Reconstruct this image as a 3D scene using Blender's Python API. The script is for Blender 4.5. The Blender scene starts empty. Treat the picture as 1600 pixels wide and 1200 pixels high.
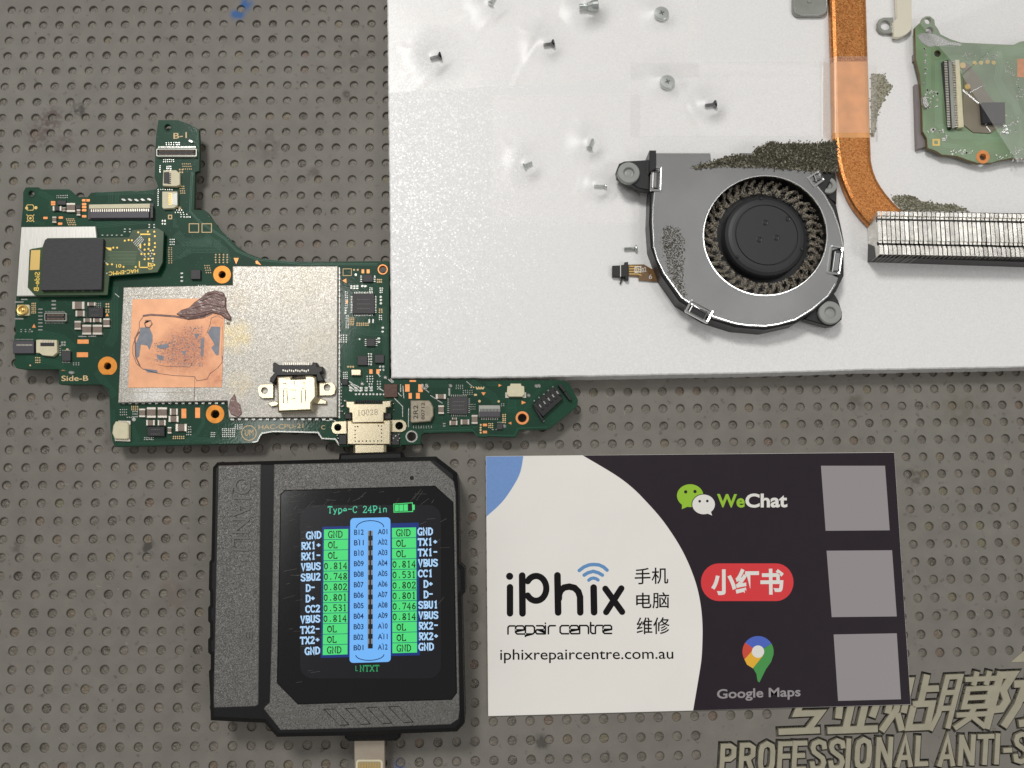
import bpy, math, random
from mathutils import Vector, Matrix
from mathutils.geometry import tessellate_polygon
random.seed(7)
sc = bpy.context.scene
sc.unit_settings.system = 'METRIC'; sc.unit_settings.scale_length = 0.001   # one unit is one millimetre
COL = sc.collection
# ------------------------------------------------------------------ camera
F = 1420.97
CAM = Vector((108.086, -120.317, 194.296))
R = Matrix(((0.99953202, -0.0147064, 0.02682295), (0.01011898, 0.98644642, 0.16377139), (-0.02886789, -0.16342333, 0.98613359)))
cam = bpy.data.cameras.new('camera'); cam.sensor_width = 36; cam.lens = 36*F/1600
cam.clip_start = 5; cam.clip_end = 5000
co = bpy.data.objects.new('camera', cam); COL.objects.link(co)
co.matrix_world = Matrix.Translation(CAM) @ R.transposed().to_4x4()
sc.camera = co
sc.render.resolution_x, sc.render.resolution_y = 1024, 768
# ------------------------------------------------------------------ world, lamps, exposure
w = bpy.data.worlds.new("World"); sc.world = w; w.use_nodes = True
bg = w.node_tree.nodes['Background']; bg.inputs[0].default_value = (1.0, 0.985, 0.965, 1); bg.inputs[1].default_value = 0.27
def lamp(name, loc, target, sx, sy, power, col):
    l = bpy.data.lights.new(name, 'AREA'); l.shape = 'RECTANGLE'; l.size = sx; l.size_y = sy; l.energy = power; l.color = col
    o = bpy.data.objects.new(name, l); COL.objects.link(o); o.location = loc
    d = Vector(target)-Vector(loc); o.rotation_euler = d.to_track_quat('-Z', 'Y').to_euler(); return o
lamp('ceiling_lamp', (-150, 480, 1000), (100, -80, 0), 230, 200, 6.0e6, (1.0, 0.985, 0.955))
lamp('side_lamp', (760, -420, 900), (120, -80, 0), 300, 300, 1.5e6, (1.0, 0.985, 0.96))
# three lamps added for their glare on the board rim, fan cover and fins
def mirror(x, y, z, h=1000):
    k = (h-z)/(CAM.z-z); return (x+(x-CAM.x)*k, y+(y-CAM.y)*k, h)
lamp('rim_glare_lamp', mirror(62, -101, 4.2), (62, -101, 0), 460, 70, 7e5, (1.0, 0.99, 0.97))
lamp('fan_glare_lamp', mirror(160, -72, 10), (160, -72, 0), 170, 90, 4.5e5, (1.0, 0.99, 0.98))
lamp('fin_glare_lamp', mirror(212, -47, 11), (212, -47, 0), 200, 60, 3.5e5, (1.0, 0.99, 0.97))
sc.view_settings.view_transform = 'Standard'; sc.view_settings.look = 'None'; sc.view_settings.exposure = 0; sc.view_settings.gamma = 1
sc.render.engine = 'CYCLES'; sc.cycles.max_bounces = 8; sc.cycles.transparent_max_bounces = 16; sc.cycles.sample_clamp_indirect = 6
# ------------------------------------------------------------------ from the photograph's pixels (1600x1200) to a point at a height
RT = R.transposed()
def W(px, py, z=0.0):
    d = RT @ Vector(((px-800)/F, -(py-600)/F, -1.0))
    t = (z-CAM.z)/d.z
    return (CAM.x+t*d.x, CAM.y+t*d.y)
def WP(pts, z): return [W(p[0], p[1], z) for p in pts]
def Z(ox, oy, s):
    return lambda *pts: [(ox+x/s, oy+y/s) for x, y in pts]
def SC(px, py, z):
    a = W(px, py, z); b = W(px+1, py, z); return math.hypot(a[0]-b[0], a[1]-b[1])
def rect(x0, y0, x1, y1): return [(x0, y0), (x1, y0), (x1, y1), (x0, y1)]
def circ(cx, cy, rx, ry=None, n=28, a0=0.0):
    ry = ry or rx
    return [(cx+rx*math.cos(a0+2*math.pi*k/n), cy+ry*math.sin(a0+2*math.pi*k/n)) for k in range(n)]
def rrect(x0, y0, x1, y1, r, n=5):
    o = []
    for cx, cy, a in ((x1-r, y1-r, 0), (x0+r, y1-r, 90), (x0+r, y0+r, 180), (x1-r, y0+r, 270)):
        for k in range(n+1):
            t = math.radians(a+90*k/n); o.append((cx+r*math.cos(t), cy+r*math.sin(t)))
    return o
def rot(pts, deg, c):
    a = math.radians(deg); ca, sa = math.cos(a), math.sin(a)
    return [(c[0]+(x-c[0])*ca-(y-c[1])*sa, c[1]+(x-c[0])*sa+(y-c[1])*ca) for x, y in pts]
def area(p): return sum(p[i][0]*p[(i+1) % len(p)][1]-p[(i+1) % len(p)][0]*p[i][1] for i in range(len(p)))/2
def inset(p, d):
    n = len(p); s = 1 if area(p) > 0 else -1; o = []
    for i in range(n):
        a, b, c = Vector(p[i-1]), Vector(p[i]), Vector(p[(i+1) % n])
        u = (b-a); v = (c-b)
        if u.length < 1e-6 or v.length < 1e-6: o.append(tuple(b)); continue
        u.normalize(); v.normalize()
        n1 = Vector((-u.y, u.x))*s; n2 = Vector((-v.y, v.x))*s
        m = n1+n2
        if m.length < 1e-3: m = n1
        m.normalize(); k = d/max(0.5, m.dot(n1)); o.append((b.x+m.x*k, b.y+m.y*k))
    return o
def outline(pts, wd, closed=False, cap=6):
    """outline of a stroke of width wd with round ends"""
    P = [Vector(p) for p in pts]; n = len(P); h = wd/2; L = []; Rr = []
    for i in range(n):
        if i == 0: u = v = (P[1]-P[0]).normalized()
        elif i == n-1: u = v = (P[-1]-P[-2]).normalized()
        else: u = (P[i]-P[i-1]).normalized(); v = (P[i+1]-P[i]).normalized()
        m = Vector((-u.y-v.y, u.x+v.x))
        if m.length < 1e-3: m = Vector((-u.y, u.x))
        m.normalize(); k = h/max(0.45, m.dot(Vector((-u.y, u.x))))
        L.append(P[i]+m*k); Rr.append(P[i]-m*k)
    o = [tuple(p) for p in L]
    if cap:
        d = (P[-1]-P[-2]).normalized(); a = math.atan2(d.y, d.x)
        o += [(P[-1].x+h*math.cos(a+math.pi/2-math.pi*k/cap), P[-1].y+h*math.sin(a+math.pi/2-math.pi*k/cap)) for k in range(1, cap)]
    o += [tuple(p) for p in reversed(Rr)]
    if cap:
        d = (P[0]-P[1]).normalized(); a = math.atan2(d.y, d.x)
        o += [(P[0].x+h*math.cos(a+math.pi/2-math.pi*k/cap), P[0].y+h*math.sin(a+math.pi/2-math.pi*k/cap)) for k in range(1, cap)]
    return o
def inside(p, poly):
    x, y = p; c = False; j = len(poly)-1
    for i in range(len(poly)):
        xi, yi = poly[i]; xj, yj = poly[j]
        if (yi > y) != (yj > y) and x < (xj-xi)*(y-yi)/(yj-yi)+xi: c = not c
        j = i
    return c
# ------------------------------------------------------------------ mesh builder
STUFF = {'contact_row', 'shield_fence', 'weld_dots', 'solder_joint', 'pin_names', 'slot_pins', 'module_tracks', 'gold_marks', 'bare_tracks', 'solder_blob', 'port_pin', 'port_slot', 'cable_track', 'small_parts', 'gold_pad', 'contact_blade', 'embossed_mark', 'cable_print'}
SPLIT = {'mounting_ear', 'socket_insert', 'paste_smear', 'mounting_tab', 'port_ear', 'port_leg', 'outlined_square', 'side_arm', 'side_connector', 'socket_rib', 'socket_core', 'raised_letter'}
class MB:
    def __init__(s): s.v = []; s.f = []; s.m = []; s.c = []
    def face(s, vs, m=0):
        b = len(s.v); s.v += vs; s.f.append(tuple(range(b, b+len(vs)))); s.m.append(m)
    def flat(s, pts, z, m=0, holes=()):
        """pts already in world xy"""
        if not holes and len(pts) <= 4:
            if area(pts) < 0: pts = pts[::-1]
            s.face([(x, y, z) for x, y in pts], m); return
        loops = [pts]+list(holes)
        tris = tessellate_polygon([[Vector((x, y, 0)) for x, y in l] for l in loops])
        al = [q for l in loops for q in l]; b = len(s.v); s.v += [(x, y, z) for x, y in al]
        for t in tris:
            a0, a1, a2 = (al[t[0]], al[t[1]], al[t[2]])
            if area([a0, a1, a2]) < 0: t = (t[0], t[2], t[1])
            s.f.append((b+t[0], b+t[1], b+t[2])); s.m.append(m)
    def wall(s, a, z0, b, z1, m=0, out=True):
        n = len(a); base = len(s.v); s.v += [(x, y, z0) for x, y in a]+[(x, y, z1) for x, y in b]
        ccw = (area(a) > 0) == out
        for i in range(n):
            j = (i+1) % n; q = (base+i, base+j, base+n+j, base+n+i)
            s.f.append(q if ccw else q[::-1]); s.m.append(m)
    def prism(s, pts, z0, z1, m=0, ch=0, holes=(), side=None, px=True, hd=None):
        """pts in px at the height z1 (px=True) or in world xy"""
        side = m if side is None else side; s.c.append((len(s.v), len(s.f)))
        if px: pts = WP(pts, z1); holes = [WP(h, z1) for h in holes]
        if ch:
            t = inset(pts, ch); s.wall(pts, z0, pts, z1-ch, side); s.wall(pts, z1-ch, t, z1, side); s.flat(t, z1, m, holes)
        else:
            s.wall(pts, z0, pts, z1, side); s.flat(pts, z1, m, holes)
        for h in holes: s.wall(h, z0 if hd is None else hd, h, z1, side, out=False)
    def lathe(s, cx, cy, prof, n=28, m=0, cap=True):
        """rings of (r, z) round a world xy centre"""
        b = len(s.v)
        for r, z in prof:
            s.v += [(cx+r*math.cos(2*math.pi*k/n), cy+r*math.sin(2*math.pi*k/n), z) for k in range(n)]
        for i in range(len(prof)-1):
            for k in range(n):
                j = (k+1) % n; s.f.append((b+i*n+k, b+i*n+j, b+(i+1)*n+j, b+(i+1)*n+k)); s.m.append(m)
        if cap: s.f.append(tuple(b+(len(prof)-1)*n+k for k in range(n))); s.m.append(m)
    def stroke(s, pts, wd, z, m=0, cap=6, px=True, h=0):
        """px stroke; width in px; h > 0 gives it a thickness"""
        o = outline(pts, wd, cap=cap)
        if px: o = WP(o, z)
        if h: s.prism(o, z-h, z, m, px=False)
        else: s.flat(o, z, m)
    def ring(s, outer, inner, z0, z1, m=0):
        s.prism(outer, z0, z1, m, holes=[inner])
    def build(s, name, mats, parent=None, smooth=False, origin=None, kind=None, label=None):
        if not isinstance(mats, (list, tuple)): mats = [mats]
        if name in SPLIT and len(s.c) > 1:
            for (v0, f0), (v1, f1) in zip(s.c, s.c[1:]+[(len(s.v), len(s.f))]):
                t = MB(); t.v = s.v[v0:v1]; t.f = [tuple(i-v0 for i in q) for q in s.f[f0:f1]]; t.m = s.m[f0:f1]; o = t.build(name, mats, parent, smooth, None, kind, label)
            return o
        me = bpy.data.meshes.new(name)
        xs = [v[0] for v in s.v]; ys = [v[1] for v in s.v]; zs = [v[2] for v in s.v]
        o0 = Vector(origin) if origin else Vector(((min(xs)+max(xs))/2, (min(ys)+max(ys))/2, min(zs)))
        me.from_pydata([(v[0]-o0.x, v[1]-o0.y, v[2]-o0.z) for v in s.v], [], s.f)
        for mt in mats: me.materials.append(mt)
        if len(mats) > 1: me.polygons.foreach_set('material_index', s.m)
        if smooth: me.polygons.foreach_set('use_smooth', [True]*len(me.polygons))
        me.update()
        o = bpy.data.objects.new(name, me); COL.objects.link(o)
        if parent is not None: o.parent = parent; o.location = o0-wloc(parent)
        else: o.location = o0
        if kind is None and parent is not None and name in STUFF: kind = 'stuff'
        if kind: o['kind'] = kind
        if label: o['label'] = label
        return o
def wloc(o):
    p = Vector(o.location)
    while o.parent: o = o.parent; p = p+Vector(o.location)
    return p
def tag(o, label, cat, group=None):
    o['label'] = label; o['category'] = cat
    if group: o['group'] = group
    return o
def thing(name, label, cat, px, py, z=0, group=None):
    o = bpy.data.objects.new(name, None); COL.objects.link(o); x, y = W(px, py, z); o.location = (x, y, z)
    o.empty_display_size = 3
    return tag(o, label, cat, group)
# ------------------------------------------------------------------ materials
def lin(c):
    return tuple(((v/255)/12.92 if v/255 <= 0.04045 else ((v/255+0.055)/1.055)**2.4) for v in c)
def mat(name, col, rough=0.5, metal=0.0, bump=0.0, bscale=3.0, var=0.0, vscale=0.4, coat=0.0, spec=0.5, col2=None, emit=None, estr=1.0, alpha=None, aniso=None, rvar=0.0, trans=0.0, bdist=0.05, detail=3):
    m = bpy.data.materials.new(name); m.use_nodes = True; nt = m.node_tree; b = nt.nodes['Principled BSDF']
    c = lin(col); b.inputs['Base Color'].default_value = (*c, 1); b.inputs['Roughness'].default_value = rough
    b.inputs['Metallic'].default_value = metal; b.inputs['Coat Weight'].default_value = coat; b.inputs['Coat Roughness'].default_value = 0.12
    b.inputs['Specular IOR Level'].default_value = spec
    if trans: b.inputs['Transmission Weight'].default_value = trans
    g = nt.nodes.new('ShaderNodeNewGeometry')
    src = g.outputs['Position']
    if aniso:
        mp = nt.nodes.new('ShaderNodeMapping'); mp.inputs['Scale'].default_value = aniso; nt.links.new(src, mp.inputs[0]); src = mp.outputs[0]
    if var or col2:
        n = nt.nodes.new('ShaderNodeTexNoise'); n.inputs['Scale'].default_value = vscale; n.inputs['Detail'].default_value = 5
        nt.links.new(src, n.inputs['Vector'])
        r = nt.nodes.new('ShaderNodeValToRGB'); r.color_ramp.elements[0].position = 0.35; r.color_ramp.elements[1].position = 0.65
        c2 = lin(col2) if col2 else tuple(min(1, v*(1+var)) for v in c); c1 = c if col2 else tuple(v*(1-var) for v in c)
        r.color_ramp.elements[0].color = (*c1, 1); r.color_ramp.elements[1].color = (*c2, 1)
        nt.links.new(n.outputs['Fac'], r.inputs[0]); nt.links.new(r.outputs[0], b.inputs['Base Color'])
        if rvar:
            mr = nt.nodes.new('ShaderNodeMapRange'); mr.inputs[3].default_value = rough-rvar; mr.inputs[4].default_value = rough+rvar
            nt.links.new(n.outputs['Fac'], mr.inputs[0]); nt.links.new(mr.outputs[0], b.inputs['Roughness'])
    if bump:
        n = nt.nodes.new('ShaderNodeTexNoise'); n.inputs['Scale'].default_value = bscale; n.inputs['Detail'].default_value = detail
        nt.links.new(src, n.inputs['Vector'])
        bp = nt.nodes.new('ShaderNodeBump'); bp.inputs['Strength'].default_value = bump; bp.inputs['Distance'].default_value = bdist
        nt.links.new(n.outputs['Fac'], bp.inputs['Height']); nt.links.new(bp.outputs[0], b.inputs['Normal'])
        if coat: nt.links.new(bp.outputs[0], b.inputs['Coat Normal'])
    if emit:
        b.inputs['Emission Color'].default_value = (*lin(emit), 1); b.inputs['Emission Strength'].default_value = estr
    if alpha is not None: b.inputs['Alpha'].default_value = alpha
    return m
M = {}
M['green'] = mat('solder_mask', (14, 62, 42), 0.42, var=0.18, vscale=0.12, coat=0.65, spec=0.15, bump=0.25, bscale=2.2, bdist=0.03)
M['green'].node_tree.nodes['Principled BSDF'].inputs['Coat Roughness'].default_value = .06
M['green2'] = mat('module_mask', (44, 72, 34), 0.3, var=0.2, vscale=0.2, coat=0.4)
M['green3'] = mat('pale_mask', (114, 138, 102), 0.3, var=0.16, vscale=0.12, coat=0.2, bump=0.2, bscale=1.6, bdist=0.03)
M['trace'] = mat('trace_mask', (26, 84, 62), 0.36, coat=0.15, spec=.3)
M['trace3'] = mat('pale_trace', (128, 160, 124), 0.3, coat=0.3)
M['edge'] = mat('board_edge', (34, 62, 40), 0.6)
M['gold'] = mat('gold_plate', (222, 190, 118), 0.32, 0.7)
M['orange'] = mat('copper_pad', (232, 152, 92), 0.42, 0.55, var=0.08, vscale=1)
M['ring'] = mat('copper_ring', (214, 138, 52), 0.42, 0.5, var=0.12, vscale=0.8)
M['solder'] = mat('solder', (176, 176, 170), 0.26, 0.8, bump=0.3, bscale=3)
M['tin'] = mat('tin_shield', (178, 174, 166), 0.38, 0.6, bump=0.45, bscale=9, bdist=0.04, var=0.13, vscale=0.11, rvar=0.08)
M['tinw'] = mat('white_tin', (214, 212, 206), 0.38, 0.5, bump=0.3, bscale=2.5, aniso=(1, .15, 1))
M['steel'] = mat('port_steel', (218, 206, 176), 0.24, 0.9, bump=0.15, bscale=1.5, bdist=0.03)
M['silver'] = mat('cap_end', (214, 208, 196), 0.3, 0.8)
M['cap'] = mat('cap_body', (128, 112, 100), 0.5, var=0.1, vscale=1.5)
M['chip'] = mat('chip_black', (56, 54, 56), 0.55, bump=0.5, bscale=9, bdist=0.03, var=0.25, vscale=6)
M['chipd'] = mat('chip_dark', (24, 24, 28), 0.45, bump=0.2, bscale=5)
M['chipb'] = mat('chip_brown', (62, 42, 32), 0.5, var=0.5, vscale=3, col2=(96, 58, 40), bump=.4, bscale=5)
M['brushed'] = mat('memory_top', (54, 53, 57), 0.6, bump=0.4, bscale=4, bdist=0.03, var=0.14, vscale=3, aniso=(.3, 1.2, 1))
M['black'] = mat('black_plastic', (20, 20, 21), 0.38, bump=0.1, bscale=2)
M['grayp'] = mat('grey_plastic', (70, 66, 74), 0.45)
M['cream'] = mat('cream_plastic', (216, 208, 176), 0.5, var=0.04, vscale=1)
M['ind'] = mat('inductor_grey', (156, 146, 128), 0.5, metal=.3, var=0.12, vscale=1.2, bump=.3, bscale=4)
M['ink'] = mat('dark_ink', (46, 38, 34), 0.6)
M['silk'] = mat('silkscreen', (222, 190, 140), 0.5)
M['silkg'] = mat('gold_print', (232, 196, 96), 0.4, 0.4)
M['engr'] = mat('engraving', (150, 142, 124), 0.4, 0.7)
M['cu'] = mat('copper_sheet', (236, 174, 132), 0.42, 0.25, var=0.06, vscale=0.5, bump=0.2, bscale=3)
M['paste'] = mat('mauve_paste', (128, 98, 92), 0.27, var=0.12, vscale=0.9, bump=0.55, bscale=0.9, bdist=0.25, aniso=(.75, 1.2, 1))
M['pasteg'] = mat('grey_paste', (132, 136, 146), 0.5, var=0.12, vscale=1, bump=0.4, bscale=2)
M['foam'] = mat('white_foam', (235, 234, 233), 0.32, bump=0.8, bscale=3.4, bdist=0.22, var=0.015, vscale=0.05, spec=0.45, detail=4)
M['mat'] = None
M['pipel'] = mat('copper_taped', (230, 168, 108), 0.46, 0.15, bump=0.5, bscale=3.5, var=0.09, vscale=0.3)
M['fin'] = mat('fin_steel', (216, 213, 206), 0.24, 0.85, var=0.12, vscale=0.6)
M['fanp'] = mat('fan_plate', (132, 132, 132), 0.34, 0.85, bump=0.35, bscale=4, bdist=0.03, var=0.10, vscale=0.06)
M['bead'] = mat('bright_bead', (240, 240, 238), 0.16, 0.95)
M['hub'] = mat('hub_black', (42, 42, 44), 0.5, bump=0.1, bscale=6)
M['grom'] = mat('grey_rubber', (150, 152, 148), 0.4, var=0.06, vscale=0.5)
M['dust'] = mat('brown_dust', (206, 197, 180), 0.9, col2=(152, 140, 122), vscale=1.2)
M['resid'] = mat('foam_residue', (92, 88, 76), 0.3, col2=(170, 165, 146), vscale=2.2)
M['residp'] = mat('pale_residue', (140, 137, 118), 0.5, col2=(170, 168, 150), vscale=1.4)
M['flex'] = mat('flex_amber', (112, 78, 30), 0.3, coat=0.4)
M['white'] = mat('white_print', (232, 230, 224), 0.5)
M['shell'] = mat('tester_shell', (12, 13, 15), 0.4, spec=0.3, bump=0.15, bscale=2)
M['glass'] = mat('screen_glass', (10, 10, 12), 0.12, spec=0.6, bump=0.05, bscale=0.6)
M['groove'] = mat('groove_black', (8, 8, 9), 0.5)
M['slate'] = mat('raised_grey', (96, 94, 88), 0.45)
M['screwb'] = mat('black_screw', (44, 46, 50), 0.3, 0.7)
M['screws'] = mat('zinc_screw', (196, 202, 198), 0.28, 0.85)
M['haze'] = mat('cloudy_metal', (158, 160, 152), 0.35, 0.5, var=0.08, vscale=0.3)
M['brass'] = mat('bracket_metal', (236, 230, 210), 0.3, 0.35)
M['flexg'] = mat('flex_window', (122, 114, 96), 0.4, coat=.3, var=.08, vscale=.3)
# card inks
M['cardw'] = mat('card_white', (240, 237, 231), 0.38, var=0.012, vscale=.08, bump=.08, bscale=4)
M['cardd'] = mat('card_dark', (34, 24, 34), 0.5, spec=0.25, var=0.06, vscale=0.3, bump=0.15, bscale=4)
M['cardb'] = mat('card_blue', (112, 150, 208), 0.42, var=.05, vscale=3)
M['inkk'] = mat('ink_black', (16, 12, 13), 0.5, spec=0.15)
M['inkb'] = mat('ink_blue', (98, 148, 200), 0.4)
M['lime'] = mat('ink_lime', (150, 196, 40), 0.4)
M['red'] = mat('ink_red', (222, 48, 54), 0.4)
M['grey'] = mat('ink_pale_grey', (150, 144, 146), 0.45)
M['gr'] = mat('ink_green', (64, 150, 70), 0.4); M['bl'] = mat('ink_deep_blue', (70, 100, 196), 0.4)
M['ye'] = mat('ink_yellow', (236, 180, 40), 0.4); M['rd'] = mat('ink_orange_red', (208, 70, 50), 0.4)
def emi(name, c, s=1.0): return mat(name, (4, 4, 4), 0.25, emit=c, estr=s, spec=0.3)
M['sg'] = emi('screen_green', (80, 220, 124)); M['sb'] = emi('screen_sky', (116, 182, 248)); M['sn'] = emi('screen_navy', (28, 52, 120))
M['st'] = emi('screen_teal', (80, 200, 160)); M['sl'] = emi('screen_label', (176, 214, 250)); M['sk'] = mat('screen_black', (6, 12, 12), 0.3)
M['sd'] = emi('screen_ground', (26, 26, 30)); M['ss'] = emi('screen_slot', (130, 134, 140)); M['sgd'] = emi('screen_dim_green', (50, 160, 100))
M['si'] = emi('screen_ink', (22, 44, 84))
# speckled lacquer of the tester: dark ground with small metal flakes
def flake(name, dark, bright, scale, amp=.4, metal=.3, r0=.75, r1=.22):
    m = mat(name, dark, 0.38, metal); nt = m.node_tree; b = nt.nodes['Principled BSDF']
    g = nt.nodes.new('ShaderNodeNewGeometry'); v = nt.nodes.new('ShaderNodeTexVoronoi'); v.inputs['Scale'].default_value = scale
    nt.links.new(g.outputs['Position'], v.inputs['Vector'])
    sep = nt.nodes.new('ShaderNodeSeparateColor'); nt.links.new(v.outputs['Color'], sep.inputs[0])
    r = nt.nodes.new('ShaderNodeValToRGB'); r.color_ramp.elements[0].position = .1; r.color_ramp.elements[1].position = .95
    r.color_ramp.elements[0].color = (*lin(dark), 1); r.color_ramp.elements[1].color = (*lin(bright), 1)
    nt.links.new(sep.outputs[0], r.inputs[0]); nt.links.new(r.outputs[0], b.inputs['Base Color'])
    mr = nt.nodes.new('ShaderNodeMapRange'); mr.inputs[3].default_value = r0; mr.inputs[4].default_value = r1
    nt.links.new(sep.outputs[1], mr.inputs[0]); nt.links.new(mr.outputs[0], b.inputs['Roughness'])
    vm = nt.nodes.new('ShaderNodeVectorMath'); vm.operation = 'SUBTRACT'; vm.inputs[1].default_value = (.5, .5, .5); nt.links.new(v.outputs['Color'], vm.inputs[0])
    vs = nt.nodes.new('ShaderNodeVectorMath'); vs.operation = 'SCALE'; vs.inputs['Scale'].default_value = amp; nt.links.new(vm.outputs[0], vs.inputs[0])
    va = nt.nodes.new('ShaderNodeVectorMath'); va.operation = 'ADD'; nt.links.new(vs.outputs[0], va.inputs[0]); nt.links.new(g.outputs['Normal'], va.inputs[1])
    vn = nt.nodes.new('ShaderNodeVectorMath'); vn.operation = 'NORMALIZE'; nt.links.new(va.outputs[0], vn.inputs[0]); nt.links.new(vn.outputs[0], b.inputs['Normal'])
    return m
M['flake'] = flake('speckled_lacquer', (80, 79, 77), (122, 120, 116), 7.0, .26)
M['pipe'] = flake('copper_pipe', (168, 102, 50), (222, 154, 92), 4.6, .2, .75, .46, .28)
M['tin'] = flake('tin_shield', (158, 154, 146), (186, 182, 174), 7.0, .10, .6, .46, .34)
M['foam'] = flake('white_foam', (233, 232, 231), (241, 240, 239), 3.4, .15, 0, .5, .26)
M['emb'] = mat('smooth_emboss', (104, 102, 98), .5)
# clear tape: mostly seen through, faintly milky, with a sheen
def film(name, milk, rough):
    m = bpy.data.materials.new(name); m.use_nodes = True; nt = m.node_tree; nt.nodes.clear()
    o = nt.nodes.new('ShaderNodeOutputMaterial'); t = nt.nodes.new('ShaderNodeBsdfTransparent'); d = nt.nodes.new('ShaderNodeBsdfDiffuse')
    d.inputs[0].default_value = (0.97, 0.96, 0.95, 1); gl = nt.nodes.new('ShaderNodeBsdfGlossy'); gl.inputs['Roughness'].default_value = rough
    m1 = nt.nodes.new('ShaderNodeMixShader'); m1.inputs[0].default_value = milk; nt.links.new(t.outputs[0], m1.inputs[1]); nt.links.new(d.outputs[0], m1.inputs[2])
    fr = nt.nodes.new('ShaderNodeFresnel'); fr.inputs[0].default_value = 1.4
    m2 = nt.nodes.new('ShaderNodeMixShader'); nt.links.new(fr.outputs[0], m2.inputs[0]); nt.links.new(m1.outputs[0], m2.inputs[1]); nt.links.new(gl.outputs[0], m2.inputs[2])
    nt.links.new(m2.outputs[0], o.inputs[0]); return m
M['tape'] = film('clear_tape', 0.10, 0.3); M['bag'] = film('clear_film', 0.13, 0.22)
# rubber of the mat, with the stains it has
def stain(m, spots):
    nt = m.node_tree; b = nt.nodes['Principled BSDF']; N = nt.nodes.new; L = nt.links.new; c = b.inputs['Base Color'].links[0].from_socket; g = N('ShaderNodeNewGeometry')
    for px, py, r, col, amt, s, z in spots:
        x, y = W(px, py, z); vd = N('ShaderNodeVectorMath'); vd.operation = 'DISTANCE'; L(g.outputs['Position'], vd.inputs[0]); vd.inputs[1].default_value = (x, y, z)
        mr = N('ShaderNodeMapRange'); mr.inputs[1].default_value = r; mr.inputs[2].default_value = r*.4; L(vd.outputs['Value'], mr.inputs[0])
        nn = N('ShaderNodeTexNoise'); nn.inputs['Scale'].default_value = s; nn.inputs['Detail'].default_value = 5; L(g.outputs['Position'], nn.inputs['Vector'])
        ad = N('ShaderNodeMath'); ad.operation = 'MULTIPLY_ADD'; L(nn.outputs[0], ad.inputs[0]); ad.inputs[1].default_value = 2.2; ad.inputs[2].default_value = -.55; ad.use_clamp = True
        m2 = N('ShaderNodeMath'); m2.operation = 'MULTIPLY'; L(ad.outputs[0], m2.inputs[0]); L(mr.outputs[0], m2.inputs[1])
        m3 = N('ShaderNodeMath'); m3.operation = 'MULTIPLY'; L(m2.outputs[0], m3.inputs[0]); m3.inputs[1].default_value = amt
        mx = N('ShaderNodeMix'); mx.data_type = 'RGBA'; L(m3.outputs[0], mx.inputs[0]); L(c, mx.inputs[6]); mx.inputs[7].default_value = (*lin(col), 1); c = mx.outputs[2]
    L(c, b.inputs['Base Color'])
stain(M['tin'], ((368, 525, 4.5, (196, 178, 132), .8, .5, 5.3), (372, 470, 3.5, (170, 158, 140), .6, .9, 5.3), (375, 600, 3.5, (190, 176, 146), .7, .9, 5.3), (480, 440, 8, (160, 154, 138), .5, .25, 5.3), (500, 540, 6, (168, 160, 140), .45, .3, 5.3), (240, 620, 5, (226, 226, 224), .5, .3, 5.3)))
stain(M['cu'], ((292, 545, 6.5, (158, 96, 78), .95, 3.2, 5.3), (250, 560, 5, (196, 130, 100), .7, 2.0, 5.3), (300, 545, 7, (196, 128, 98), .8, 1.2, 5.3), (335, 590, 3.5, (188, 120, 92), .8, 1.0, 5.3), (340, 500, 3, (180, 110, 70), .7, 1.0, 5.3)))
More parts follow.
